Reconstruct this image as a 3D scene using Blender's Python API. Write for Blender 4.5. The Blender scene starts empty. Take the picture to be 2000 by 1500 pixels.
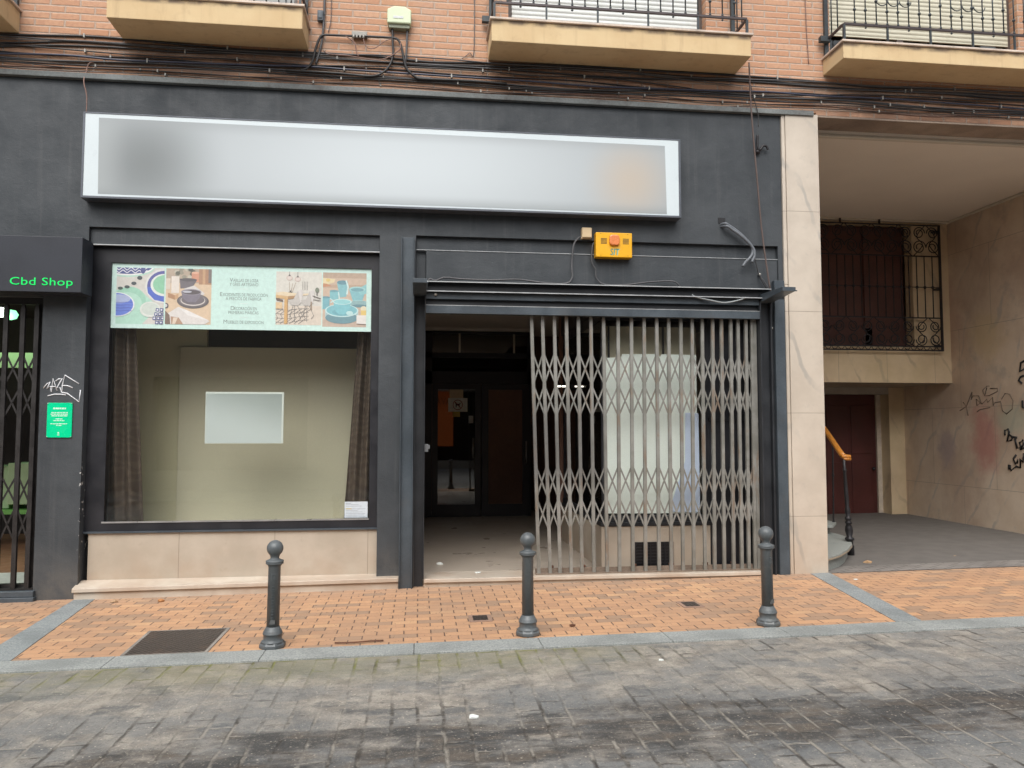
import bpy, bmesh, math, random
from mathutils import Vector, Matrix
random.seed(11)
SC = bpy.context.scene
COL = SC.collection
RAD = math.radians

# ------------------------------------------------------------------ camera
cam = bpy.data.objects.new('camera', bpy.data.cameras.new('camera'))
COL.objects.link(cam)
YAW, PITCH, ROLL = RAD(6.849), RAD(3.390), RAD(0.008)
fwd = Vector((math.sin(YAW)*math.cos(PITCH), math.cos(YAW)*math.cos(PITCH), math.sin(PITCH)))
rgt = Vector((math.cos(YAW), -math.sin(YAW), 0))
upv = rgt.cross(fwd)
rgt, upv = math.cos(ROLL)*rgt + math.sin(ROLL)*upv, -math.sin(ROLL)*rgt + math.cos(ROLL)*upv
Rm = Matrix((rgt, upv, -fwd)).transposed().to_4x4()
cam.matrix_world = Matrix.Translation((0, 0, 1.6)) @ Rm
cam.data.sensor_width = 36; cam.data.lens = 27.0
cam.data.clip_start = 0.05; cam.data.clip_end = 500
SC.camera = cam

# ------------------------------------------------------------------ light
SUN_EL, SUN_AZ = RAD(52), RAD(196)          # high, from behind the camera and a little to the left
w = bpy.data.worlds.new('World'); SC.world = w; w.use_nodes = True
nt = w.node_tree; nt.nodes.clear()
sky = nt.nodes.new('ShaderNodeTexSky'); sky.sky_type = 'NISHITA'; sky.sun_disc = False
sky.sun_elevation = SUN_EL; sky.sun_rotation = SUN_AZ
sky.air_density = 1.0; sky.dust_density = 4.0; sky.ozone_density = 1.0
hs = nt.nodes.new('ShaderNodeHueSaturation'); hs.inputs['Saturation'].default_value = 0.32
bg = nt.nodes.new('ShaderNodeBackground'); bg.inputs['Strength'].default_value = 0.12
wo = nt.nodes.new('ShaderNodeOutputWorld')
nt.links.new(sky.outputs[0], hs.inputs['Color']); nt.links.new(hs.outputs[0], bg.inputs[0]); nt.links.new(bg.outputs[0], wo.inputs[0])
sl = bpy.data.lights.new('sun', 'SUN'); sl.energy = 1.5; sl.angle = RAD(60); sl.color = (1.0, 0.96, 0.9)
sun = bpy.data.objects.new('sun', sl); COL.objects.link(sun)
sd = Vector((math.sin(SUN_AZ)*math.cos(SUN_EL), math.cos(SUN_AZ)*math.cos(SUN_EL), math.sin(SUN_EL)))
sun.rotation_euler = (-sd).to_track_quat('-Z', 'Y').to_euler()
vs = SC.view_settings
vs.view_transform = 'Standard'; vs.look = 'None'; vs.gamma = 1.0; vs.exposure = 0.66
SC.cycles.max_bounces = 8; SC.cycles.transparent_max_bounces = 16
SC.cycles.caustics_reflective = False; SC.cycles.caustics_refractive = False

# ------------------------------------------------------------------ helpers
WL = {}
class MB:
    """collects shapes in world coordinates, then links them as ONE mesh object"""
    def __init__(s): s.v = []; s.f = []; s.m = []; s.sm = []
    def add(s, vs, fs, mi=0, sm=False):
        b = len(s.v); s.v += [tuple(p) for p in vs]
        for f in fs: s.f.append([b+i for i in f]); s.m.append(mi); s.sm.append(sm)
        return s
    def box(s, x0, x1, y0, y1, z0, z1, mi=0):
        return s.add([(x0,y0,z0),(x1,y0,z0),(x1,y1,z0),(x0,y1,z0),(x0,y0,z1),(x1,y0,z1),(x1,y1,z1),(x0,y1,z1)],
            [(3,2,1,0),(4,5,6,7),(0,1,5,4),(1,2,6,5),(2,3,7,6),(3,0,4,7)], mi)
    def hexa(s, p, mi=0):   # 4 bottom + 4 top points, counter-clockwise seen from above
        return s.add(p, [(3,2,1,0),(4,5,6,7),(0,1,5,4),(1,2,6,5),(2,3,7,6),(3,0,4,7)], mi)
    def poly(s, p, mi=0): return s.add(p, [list(range(len(p)))], mi)
    def prism(s, xy, z0, z1, mi=0):     # polygon (ccw) extruded upwards
        n = len(xy)
        vs = [(x,y,z0) for x,y in xy]+[(x,y,z1) for x,y in xy]
        fs = [list(range(n-1,-1,-1)), list(range(n,2*n))]+[(i,(i+1)%n,n+(i+1)%n,n+i) for i in range(n)]
        return s.add(vs, fs, mi)
    def xprism(s, xz, y0, y1, mi=0):    # polygon in x,z (ccw seen from the front, -y) extruded from y0 (front) to y1
        n = len(xz)
        vs = [(x,y0,z) for x,z in xz]+[(x,y1,z) for x,z in xz]
        fs = [list(range(n)), list(range(2*n-1,n-1,-1))]+[(i,n+i,n+(i+1)%n,(i+1)%n) for i in range(n)]
        return s.add(vs, fs, mi)
    def tube(s, pts, r, seg=6, mi=0, r1=None):
        pts = [Vector(p) for p in pts]; n = len(pts); vs = []
        t0 = (pts[1]-pts[0]).normalized()
        ref = Vector((0,1,0)) if abs(t0.y) < .9 else Vector((1,0,0))
        for i, p in enumerate(pts):
            t = (pts[min(i+1,n-1)]-pts[max(i-1,0)]).normalized()
            a = t.cross(ref).normalized(); b = t.cross(a)
            rr = r if r1 is None else r+(r1-r)*i/(n-1)
            for k in range(seg):
                an = 2*math.pi*k/seg; vs.append(p+rr*(math.cos(an)*a+math.sin(an)*b))
        fs = [(i*seg+k, i*seg+(k+1)%seg, (i+1)*seg+(k+1)%seg, (i+1)*seg+k) for i in range(n-1) for k in range(seg)]
        fs += [list(range(seg-1,-1,-1)), [(n-1)*seg+k for k in range(seg)]]
        return s.add(vs, fs, mi, True)
    def lathe(s, prof, c, seg=20, mi=0, top=None, sq=None):
        vs = []; n = len(prof); c = Vector(c); ax = (Vector(top)-c) if top else Vector((0,0,1))
        for r, z in prof:
            o = c+ax*z
            for k in range(seg):
                a = 2*math.pi*(k+.5)/seg; vs.append((o.x+r*math.cos(a), o.y+r*math.sin(a), o.z))
        fs = [(i*seg+k, i*seg+(k+1)%seg, (i+1)*seg+(k+1)%seg, (i+1)*seg+k) for i in range(n-1) for k in range(seg)]
        fs += [list(range(seg-1,-1,-1)), [(n-1)*seg+k for k in range(seg)]]
        return s.add(vs, fs, mi, True)
    def wall(s, x0, x1, z0, z1, y0, y1, holes=(), mi=0):   # wall in x,z with rectangular holes (x0,x1,z0,z1)
        xs = sorted({x0,x1,*[min(max(h[k],x0),x1) for h in holes for k in (0,1)]})
        zs = sorted({z0,z1,*[min(max(h[k],z0),z1) for h in holes for k in (2,3)]})
        inh = lambda a,b: any(h[0] < a < h[1] and h[2] < b < h[3] for h in holes)
        cell = [[not inh((xs[i]+xs[i+1])/2, (zs[j]+zs[j+1])/2) for j in range(len(zs)-1)] for i in range(len(xs)-1)]
        ok = lambda i,j: 0 <= i < len(xs)-1 and 0 <= j < len(zs)-1 and cell[i][j]
        for i in range(len(xs)-1):
            for j in range(len(zs)-1):
                if not cell[i][j]: continue
                a,b,c,d = xs[i],xs[i+1],zs[j],zs[j+1]
                s.poly([(a,y0,c),(b,y0,c),(b,y0,d),(a,y0,d)], mi); s.poly([(b,y1,c),(a,y1,c),(a,y1,d),(b,y1,d)], mi)
                if not ok(i-1,j): s.poly([(a,y1,c),(a,y0,c),(a,y0,d),(a,y1,d)], mi)
                if not ok(i+1,j): s.poly([(b,y0,c),(b,y1,c),(b,y1,d),(b,y0,d)], mi)
                if not ok(i,j-1): s.poly([(a,y1,c),(b,y1,c),(b,y0,c),(a,y0,c)], mi)
                if not ok(i,j+1): s.poly([(a,y0,d),(b,y0,d),(b,y1,d),(a,y1,d)], mi)
        return s
    def text(s, body, size, x, y, z, align='LEFT', width=None, mi=0, ext=.0008, shear=0, spacing=1.0, rot=0, flip=False):
        cu = bpy.data.curves.new('t', 'FONT'); cu.body = body; cu.size = size; cu.extrude = ext; cu.align_x = align
        cu.resolution_u = 3; cu.shear = shear; cu.space_character = spacing
        ob = bpy.data.objects.new('t', cu); COL.objects.link(ob)
        dg = bpy.context.evaluated_depsgraph_get(); me = bpy.data.meshes.new_from_object(ob.evaluated_get(dg))
        vs = [v.co.copy() for v in me.vertices]; fs = [list(p.vertices) for p in me.polygons]
        bpy.data.objects.remove(ob); bpy.data.curves.remove(cu); bpy.data.meshes.remove(me)
        if not vs: return s
        if width:
            wd = max(v.x for v in vs)-min(v.x for v in vs); k = width/wd
            for v in vs: v.x *= k
        ca, sa = math.cos(rot), math.sin(rot)
        return s.add([(x+v.x*ca-v.y*sa, y-v.z, z+v.x*sa+v.y*ca) for v in vs], fs, mi)
    def build(s, name, mats, parent=None, bevel=0, smooth=False, kind=None, label=None, cat=None, group=None, loc=None):
        o0 = Vector(WL.get(parent.name, (0,0,0))) if parent else Vector(loc or (0,0,0))
        me = bpy.data.meshes.new(name)
        me.from_pydata([tuple(Vector(p)-o0) for p in s.v], [], s.f)
        for m in (mats if isinstance(mats, (list, tuple)) else [mats]): me.materials.append(m)
        me.polygons.foreach_set('material_index', s.m)
        me.polygons.foreach_set('use_smooth', [smooth or k for k in s.sm])
        me.update()
        ob = bpy.data.objects.new(name, me); COL.objects.link(ob)
        if parent: ob.parent = parent; WL[ob.name] = tuple(o0)
        else: ob.location = o0; WL[ob.name] = tuple(o0)
        if bevel:
            md = ob.modifiers.new('bevel', 'BEVEL'); md.width = bevel; md.segments = 2; md.limit_method = 'ANGLE'; md.angle_limit = RAD(40)
        tag(ob, label, cat, group, kind)
        return ob
def tag(o, label=None, cat=None, group=None, kind=None):
    for k, v in (('label', label), ('category', cat), ('group', group), ('kind', kind)):
        if v: o[k] = v
def thing(name, label, cat, loc=(0,0,0), group=None):
    o = bpy.data.objects.new(name, None); COL.objects.link(o); o.location = loc
    o.empty_display_size = .1; WL[o.name] = tuple(loc); tag(o, label, cat, group); return o
def B(*a): return MB().box(*a)
def smoothpts(pts, n=4):      # Catmull-Rom
    P = [Vector(p) for p in pts]; out = []
    for i in range(len(P)-1):
        a, b, c, d = P[max(i-1,0)], P[i], P[i+1], P[min(i+2,len(P)-1)]
        for k in range(n):
            t = k/n; out.append(.5*((2*b)+(c-a)*t+(2*a-5*b+4*c-d)*t*t+(3*b-a-3*c+d)*t**3))
    return out+[P[-1]]
def g(x): return .0115*(x+.1)                       # the street climbs gently to the right
def gr(x, y): return g(x)-.06*max(0, y-7.95)       # and the passage floor falls away inwards

# ------------------------------------------------------------------ materials
class NT:
    def __init__(s, name):
        s.m = bpy.data.materials.new(name); s.m.use_nodes = True; s.t = s.m.node_tree; s.t.nodes.clear()
        s.out = s.t.nodes.new('ShaderNodeOutputMaterial'); s._p = None
    def n(s, typ, **k):
        nd = s.t.nodes.new('ShaderNode'+typ)
        for a, b in k.items(): setattr(nd, a, b)
        return nd
    def put(s, sock, v):
        if v is None: return
        if isinstance(v, bpy.types.NodeSocket): s.t.links.new(v, sock)
        else:
            try: sock.default_value = v
            except Exception: sock.default_value = (*v, 1)
    def math(s, op, a, b=None, c=None):
        nd = s.n('Math', operation=op)
        for i, v in enumerate((a, b, c)): s.put(nd.inputs[i], v)
        return nd.outputs[0]
    def pos(s):
        if s._p is None: s._p = s.n('NewGeometry').outputs['Position']
        return s._p
    def xyz(s): 
        nd = s.n('SeparateXYZ'); s.put(nd.inputs[0], s.pos()); return nd.outputs
    def scaled(s, sc):
        nd = s.n('VectorMath', operation='MULTIPLY'); s.put(nd.inputs[0], s.pos()); nd.inputs[1].default_value = sc; return nd.outputs[0]
    def noise(s, scale, detail=4, rough=.55, vec=None, out='Fac'):
        nd = s.n('TexNoise'); s.put(nd.inputs['Vector'], vec if vec is not None else s.pos())
        nd.inputs['Scale'].default_value = scale; nd.inputs['Detail'].default_value = detail; nd.inputs['Roughness'].default_value = rough
        return nd.outputs[out]
    def ramp(s, v, a, b, lo=0., hi=1.):
        nd = s.n('MapRange', interpolation_type='SMOOTHSTEP'); s.put(nd.inputs[0], v)
        for i, x in enumerate((a, b, lo, hi)): s.put(nd.inputs[1+i], x)
        return nd.outputs[0]
    def mix(s, f, a, b, mode='MIX'):
        nd = s.n('Mix', data_type='RGBA', blend_type=mode); s.put(nd.inputs[0], f)
        s.put(nd.inputs[6], (*a,1) if isinstance(a, tuple) and len(a) == 3 else a); s.put(nd.inputs[7], (*b,1) if isinstance(b, tuple) and len(b) == 3 else b)
        return nd.outputs[2]
    def bump(s, h, dist=.01, st=1., nrm=None):
        nd = s.n('Bump'); nd.inputs['Strength'].default_value = st; nd.inputs['Distance'].default_value = dist
        s.put(nd.inputs['Height'], h); s.put(nd.inputs['Normal'], nrm); return nd.outputs[0]
    def brick(s, u, v, w, h, ju, jv, off=.5, soft=.003):
        r = s.math('DIVIDE', v, h); row = s.math('FLOOR', r); fv = s.math('SUBTRACT', r, row)
        uu = s.math('ADD', s.math('DIVIDE', u, w), s.math('MULTIPLY', s.math('FLOORED_MODULO', row, 2.), off))
        col = s.math('FLOOR', uu); fu = s.math('SUBTRACT', uu, col)
        du = s.math('MULTIPLY', s.math('MINIMUM', fu, s.math('SUBTRACT', 1., fu)), w)
        dv = s.math('MULTIPLY', s.math('MINIMUM', fv, s.math('SUBTRACT', 1., fv)), h)
        mu = s.ramp(du, ju/2-soft/2, ju/2+soft); mv = s.ramp(dv, jv/2-soft/2, jv/2+soft)
        cb = s.n('CombineXYZ'); s.put(cb.inputs[0], col); s.put(cb.inputs[1], row)
        wn = s.n('TexWhiteNoise', noise_dimensions='2D'); s.put(wn.inputs['Vector'], cb.outputs[0])
        return s.math('MINIMUM', mu, mv), wn.outputs['Value'], mu, mv
    def pbsdf(s, col, rough=.6, metal=0., nrm=None, spec=.5, emit=None, estr=0., **k):
        p = s.n('BsdfPrincipled')
        s.put(p.inputs['Base Color'], (*col,1) if isinstance(col, tuple) and len(col) == 3 else col); s.put(p.inputs['Roughness'], rough); s.put(p.inputs['Metallic'], metal)
        s.put(p.inputs['Normal'], nrm); s.put(p.inputs['Specular IOR Level'], spec)
        if emit: p.inputs['Emission Color'].default_value = (*emit,1); p.inputs['Emission Strength'].default_value = estr
        s.t.links.new(p.outputs[0], s.out.inputs[0]); return s.m
_mc = {}
def mat(name, col, rough=.6, metal=0., var=.15, sc=6., fine=60., bump=.0, bscale=40., bdist=.004, dirt=None, dirtamt=.0, dsc=2.5, spec=.5, emit=None, estr=0.):
    if name in _mc: return _mc[name]
    t = NT(name)
    f = t.math('ADD', t.math('MULTIPLY', t.noise(sc, 5), .65), t.math('MULTIPLY', t.noise(fine, 2), .35))
    lo = tuple(c*(1-var) for c in col); hi = tuple(min(1, c*(1+var)) for c in col)
    c = t.mix(t.ramp(f, .3, .7), lo, hi)
    if dirt: c = t.mix(t.ramp(t.noise(dsc, 6, .65), .5, .75, 0., dirtamt), c, dirt)
    nr = t.bump(t.noise(bscale, 4), bdist, bump) if bump else None
    r = t.ramp(t.noise(sc*2, 3), .3, .7, max(.02, rough-.08), min(1, rough+.08))
    _mc[name] = t.pbsdf(c, r, metal, nr, spec, emit, estr); return _mc[name]
def flat(rgb, rough=.6):      # printed ink, sRGB 0-255
    k = 'ink_%d_%d_%d' % rgb
    if k not in _mc:
        lin = tuple(((c/255+.055)/1.055)**2.4 if c > 10 else c/255/12.92 for c in rgb)
        t = NT(k); a = tuple(c*.76+.075 for c in lin); _mc[k] = t.pbsdf(t.mix(t.ramp(t.noise(26., 4, .7), .32, .68), tuple(c*.93+.004 for c in a), tuple(min(.9, c*1.03+.008) for c in a)), rough)
    return _mc[k]

def m_brick():
    t = NT('red_brick'); x, y, z = t.xyz()
    nz = t.noise(9., 2, vec=t.pos()); u = t.math('ADD', x, t.math('ADD', t.math('MULTIPLY', nz, .02), t.math('MULTIPLY', t.noise(40., 4, .7), .014))); v = t.math('ADD', z, t.math('ADD', t.math('MULTIPLY', t.noise(7., 2), .010), t.math('MULTIPLY', t.noise(44., 4, .7), .012)))
    mk, rv, mu, mv = t.brick(u, v, .285, .0735, .015, .012, soft=.006)
    c = t.mix(rv, (.49,.265,.158), (.565,.345,.225))
    c = t.mix(t.ramp(t.noise(30., 5), .35, .7), c, t.mix(.5, c, (.42,.22,.15)))
    c = t.mix(t.math('MULTIPLY', t.ramp(t.noise(1.4, 6, .7), .5, .72), .45), c, (.52,.38,.30))
    mc = t.mix(t.noise(20., 4), (.52,.42,.34), (.38,.27,.21))
    c = t.mix(mk, mc, c)
    # soot along the cables above the fascia, plus painted shade under the balconies
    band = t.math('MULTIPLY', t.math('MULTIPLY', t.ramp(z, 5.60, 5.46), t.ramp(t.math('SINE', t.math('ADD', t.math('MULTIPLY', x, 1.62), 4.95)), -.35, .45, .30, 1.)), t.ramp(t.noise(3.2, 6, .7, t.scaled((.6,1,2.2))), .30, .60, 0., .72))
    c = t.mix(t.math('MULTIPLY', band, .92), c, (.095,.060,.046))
    h = t.math('ADD', t.math('MULTIPLY', mk, .8), t.math('MULTIPLY', t.noise(120., 4), .25))
    return t.pbsdf(c, .85, 0, t.bump(h, .006, .9), .3)
def m_plaster():
    t = NT('black_plaster'); x, y, z = t.xyz()
    c = t.mix(t.ramp(t.noise(1.6, 6, .6), .3, .7), (.038,.045,.052), (.060,.068,.076))
    st = t.noise(1., 5, .6, t.scaled((14,14,.55)))
    c = t.mix(t.ramp(st, .52, .75, 0., .35), c, (.095,.100,.105))
    c = t.mix(t.ramp(t.noise(38., 3, .5, t.scaled((1,1,2.6))), .735, .765, 0., .7), c, (.22,.23,.23))
    c = t.mix(t.math('MULTIPLY', t.ramp(z, .55, .0), t.ramp(t.noise(4., 6, .7), .36, .62, .1, .65)), c, (.135,.125,.112))
    edge = t.math('MULTIPLY', t.ramp(t.math('ABSOLUTE', t.math('ADD', x, 3.287)), .016, .006), t.math('MULTIPLY', t.ramp(z, 1.35, 1.1), t.ramp(z, .3, .5)))
    c = t.mix(t.math('MULTIPLY', edge, t.ramp(t.noise(22., 3, .6), .62, .65)), c, (.62,.62,.60))
    h = t.math('ADD', t.noise(9., 6, .6), t.math('MULTIPLY', t.noise(90., 3), .25))
    return t.pbsdf(c, t.ramp(t.noise(4., 4), .3, .7, .5, .7), 0, t.bump(h, .012, .5), .4)
def m_pavers():
    t = NT('orange_pavers'); x, y, z = t.xyz()
    u = t.math('ADD', x, t.math('MULTIPLY', t.noise(6., 2), .012)); v = t.math('ADD', y, t.math('MULTIPLY', t.noise(5., 2), .008))
    mk, rv, mu, mv = t.brick(u, v, .211, .105, .008, .0035, soft=.003)
    a = t.mix(t.ramp(rv, .0, .75), (.60,.350,.200), (.50,.292,.175))
    a = t.mix(t.ramp(rv, .70, .78), a, (.36,.245,.17)); a = t.mix(t.ramp(rv, .92, .95), a, (.63,.385,.22))
    c = t.mix(t.ramp(t.noise(1.1, 5, .6), .42, .68, 0., .6), a, (.40,.26,.175))
    c = t.mix(t.ramp(t.noise(55., 4, .6), .3, .72, .0, .35), c, (.38,.24,.15))
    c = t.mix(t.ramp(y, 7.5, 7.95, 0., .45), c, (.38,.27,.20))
    c = t.mix(t.ramp(t.noise(34., 1), .715, .735), c, (.10,.075,.06))
    jc = t.mix(mu, (.13,.09,.07), (.30,.19,.12))
    c = t.mix(mk, jc, c)
    h = t.math('ADD', t.math('MULTIPLY', mk, .8), t.math('MULTIPLY', t.noise(150., 3), .15))
    h = t.math('ADD', h, t.math('MULTIPLY', rv, .25))
    return t.pbsdf(c, t.ramp(t.noise(8., 4), .3, .7, .55, .75), 0, t.bump(h, .004, .8), .35)
def m_cobble(name='street_setts'):
    t = NT(name); x, y, z = t.xyz()
    ctr = lambda n_, k: t.math('MULTIPLY', t.math('SUBTRACT', n_, .5), k)
    u = t.math('ADD', y, t.math('ADD', ctr(t.noise(2.6, 3), .05), ctr(t.noise(22., 4, .7), .045)))
    v = t.math('ADD', x, t.math('ADD', ctr(t.noise(2.2, 2, .5, t.scaled((1.0,.45,1))), .05), ctr(t.noise(26., 4, .7, t.scaled((1,.5,1))), .028)))
    mk, rv, mu, mv = t.brick(u, v, .262, .142, .012, .013, soft=.009)
    mid = t.noise(5.5, 7, .7); big = t.noise(.9, 6, .6)
    c = t.mix(t.ramp(mid, .34, .66), (.225,.207,.182), (.405,.375,.325))
    c = t.mix(t.ramp(t.noise(1.9, 7, .70, t.scaled((.8,1.3,1))), .44, .60, 0., .70), c, (.205,.213,.212))
    c = t.mix(t.ramp(rv, .80, .97, 0., .14), c, (.15,.16,.165))
    # dark greasy blotches that follow single stones and spread over their neighbours
    bl = t.math('ADD', t.noise(2.3, 7, .68, t.scaled((.75,1.5,1))), t.math('MULTIPLY', ctr(rv, .07), 1.))
    c = t.mix(t.ramp(bl, .545, .64, 0., .68), c, (.098,.110,.118))
    # oily stain along the middle of the street
    bandc = t.math('ABSOLUTE', t.math('SUBTRACT', y, t.math('ADD', 4.02, t.math('MULTIPLY', x, .035))))
    band = t.math('MULTIPLY', t.ramp(bandc, .66, .12), t.ramp(x, -2.9, -.9))
    sm = t.ramp(t.math('ADD', band, ctr(t.noise(1.9, 8, .74, t.scaled((.9,2.3,1))), 3.8)), .42, 1.15, 0., .88)
    c = t.mix(t.math('MULTIPLY', t.ramp(bandc, 1.0, .3), t.ramp(t.noise(1.2, 5, .6), .40, .60, 0., .7)), c, (.150,.165,.175))
    c = t.mix(sm, c, t.mix(t.ramp(t.noise(3.1, 6, .7, t.scaled((.7,1.8,1))), .45, .62), (.046,.047,.048), (.120,.100,.080)))
    c = t.mix(t.ramp(y, 3.80, 3.35, 0., .55), c, (.215,.232,.240))
    # fine aggregate and grit
    c = t.mix(t.ramp(t.noise(60., 4, .75), .55, .68, 0., .60), c, (.46,.42,.35))
    c = t.mix(t.ramp(t.noise(75., 3, .75), .57, .69, 0., .60), c, (.060,.058,.056))
    c = t.mix(t.ramp(t.noise(13., 8, .85), .50, .64, 0., .55), c, (.105,.106,.106))
    vo = t.n('TexVoronoi'); t.put(vo.inputs['Vector'], t.pos()); vo.inputs['Scale'].default_value = 38.
    wn = t.n('TexWhiteNoise'); t.put(wn.inputs['Vector'], vo.outputs['Position'])
    chip = t.math('MULTIPLY', t.ramp(vo.outputs['Distance'], .24, .14), t.math('GREATER_THAN', wn.outputs['Value'], .78))
    c = t.mix(t.math('MULTIPLY', chip, t.ramp(t.noise(1.4, 4), .36, .56, .15, .9)), c, (.50,.46,.39))
    # joints: pale sand here, black dirt there, gone in places; moss by the kerb
    jn = t.noise(2.6, 6, .66); jc = t.mix(t.ramp(t.math('ADD', jn, t.math('MULTIPLY', sm, .04)), .45, .58), (.060,.053,.046), (.34,.32,.28))
    moss = t.math('MULTIPLY', t.math('MULTIPLY', t.ramp(y, 4.95, 5.50), t.ramp(x, 2.0, .8)), t.ramp(t.noise(1.8, 5, .65), .30, .55))
    jc = t.mix(moss, jc, (.20,.21,.06)); c = t.mix(t.math('MULTIPLY', moss, .5), c, (.25,.235,.14))
    zone = t.math('MULTIPLY', t.ramp(y, 4.45, 4.75), t.ramp(y, 5.45, 5.20))
    jv = t.math('MULTIPLY', t.ramp(t.noise(3.4, 6, .7), .40, .58), t.math('SUBTRACT', 1., t.math('MULTIPLY', zone, .55)))
    gap = t.math('MAXIMUM', t.math('SUBTRACT', 1., mv), t.math('MULTIPLY', t.math('SUBTRACT', 1., mu), t.ramp(t.noise(2.0, 5, .65), .40, .56, .2, 1.)))
    c = t.mix(t.math('MULTIPLY', t.math('MULTIPLY', jv, gap), .9), c, jc)
    gapd = t.math('MULTIPLY', gap, t.math('ADD', .12, jv))
    h = t.math('ADD', t.math('SUBTRACT', 1., gapd), t.math('MULTIPLY', t.noise(48., 6, .75), .8))
    rough = t.math('SUBTRACT', t.ramp(mid, .3, .7, .62, .82), t.math('MULTIPLY', sm, .20))
    return t.pbsdf(c, rough, 0, t.bump(h, .010, .9), .4)
def m_greypave():
    t = NT('grey_passage_pavers'); x, y, z = t.xyz()
    mk, rv, mu, mv = t.brick(x, y, .21, .105, .014, .012)
    c = t.mix(rv, (.24,.222,.205), (.31,.29,.27)); c = t.mix(t.ramp(t.noise(1.5, 5), .4, .7, 0., .6), c, (.16,.15,.142))
    c = t.mix(mk, (.085,.078,.072), c)
    return t.pbsdf(c, .7, 0, t.bump(t.math('ADD', mk, t.math('MULTIPLY', t.noise(90.,3), .3)), .004, .6), .4)
def m_granite(name, a, b):
    t = NT(name)
    c = t.mix(t.ramp(t.noise(70., 4, .8), .38, .64), a, b); c = t.mix(t.ramp(t.noise(2.2, 5), .42, .7, 0., .5), c, tuple(q*.72 for q in a))
    return t.pbsdf(c, .65, 0, t.bump(t.noise(120., 3), .002, .4), .4)
def m_marble(name, joints=None, a=(.50,.44,.37), b=(.60,.535,.455), vein=(.36,.34,.31), dirt=.0, axis='x', vamt=.75, x0=0.):
    t = NT(name); x, y, z = t.xyz(); uu = t.math('ADD', x, x0) if axis == 'x' else y
    c = t.mix(t.ramp(t.noise(2.2, 6, .6), .3, .7), a, b)
    wv = t.n('TexWave', wave_type='BANDS', bands_direction='DIAGONAL'); t.put(wv.inputs['Vector'], t.scaled((1,1,.55)))
    wv.inputs['Scale'].default_value = 1.1; wv.inputs['Distortion'].default_value = 5.; wv.inputs['Detail'].default_value = 5.; wv.inputs['Detail Scale'].default_value = 1.1
    c = t.mix(t.math('MULTIPLY', t.ramp(wv.outputs['Fac'], .955, 1.0), t.ramp(t.noise(2.3, 4), .40, .62, 0., vamt)), c, vein)
    c = t.mix(t.ramp(t.noise(9., 6, .7), .58, .72, 0., .30), c, vein)
    if dirt:
        c = t.mix(t.ramp(t.noise(1.0, 6, .62, t.scaled((1,1,.7))), .42, .68, 0., dirt), c, (.40,.27,.20))
        c = t.mix(t.ramp(t.noise(2.1, 6, .65), .57, .75, 0., dirt*.9), c, (.33,.30,.27))
    if axis == 'x' and not dirt: c = t.mix(t.math('MULTIPLY', t.ramp(z, .55, .05), t.ramp(t.noise(3.1, 5), .35, .65, 0., .5)), c, (.40,.29,.21))
    if axis == 'y':     # remains of scrubbed-off spray paint
        def patch(cy, cz, ry, rz, col, am):
            dy = t.math('DIVIDE', t.math('SUBTRACT', y, cy), ry); dz = t.math('DIVIDE', t.math('SUBTRACT', z, cz), rz)
            d = t.math('SQRT', t.math('ADD', t.math('MULTIPLY', dy, dy), t.math('MULTIPLY', dz, dz)))
            return t.mix(t.math('MULTIPLY', t.ramp(t.math('ADD', d, t.math('MULTIPLY', t.math('SUBTRACT', t.noise(3.5, 5, .65), .5), 1.2)), 1., .3), am), c, col)
        c = patch(11.1, 1.45, .42, .75, (.50,.17,.16), .6); c = patch(12.0, 3.3, .7, 1.3, (.44,.25,.19), .5); c = patch(12.0, 1.3, .3, .45, (.27,.22,.28), .45)
        c = patch(10.5, 1.75, .5, .3, (.38,.46,.36), .45); c = patch(10.0, 4.0, .8, .8, (.45,.30,.22), .5); c = patch(11.0, 3.1, .5, .5, (.62,.47,.24), .5)
    h = t.noise(30., 3)
    if joints:
        mk, rv, mu, mv = t.brick(uu, t.math('SUBTRACT', z, joints[2]), joints[0], joints[1], .004, .004, off=joints[3], soft=.002)
        c = t.mix(t.math('MULTIPLY', rv, .22), c, t.mix(.5, c, (.52,.42,.30))); c = t.mix(mk, (.27,.22,.175), c); h = mk
    return t.pbsdf(c, t.ramp(t.noise(3., 4), .3, .7, .30, .5), 0, t.bump(h, .002, .4), .45)
def m_slab():
    t = NT('cream_balcony_render'); x, y, z = t.xyz()
    c = t.mix(t.ramp(t.noise(1.6, 6, .6), .3, .7), (.60,.44,.25), (.67,.52,.31))
    c = t.mix(t.ramp(t.noise(1., 5, .65, t.scaled((9,9,.7))), .52, .72, 0., .42), c, (.43,.30,.18))
    c = t.mix(t.ramp(t.noise(2.4, 6, .7, t.scaled((1,2.5,1))), .54, .70, 0., .35), c, (.42,.29,.18))
    c = t.mix(t.math('MULTIPLY', t.ramp(z, 5.715, 5.755), t.ramp(t.noise(5., 5), .38, .6)), c, (.24,.18,.13))
    return t.pbsdf(c, .85, 0, t.bump(t.noise(140., 3), .003, .35), .3)
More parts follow.
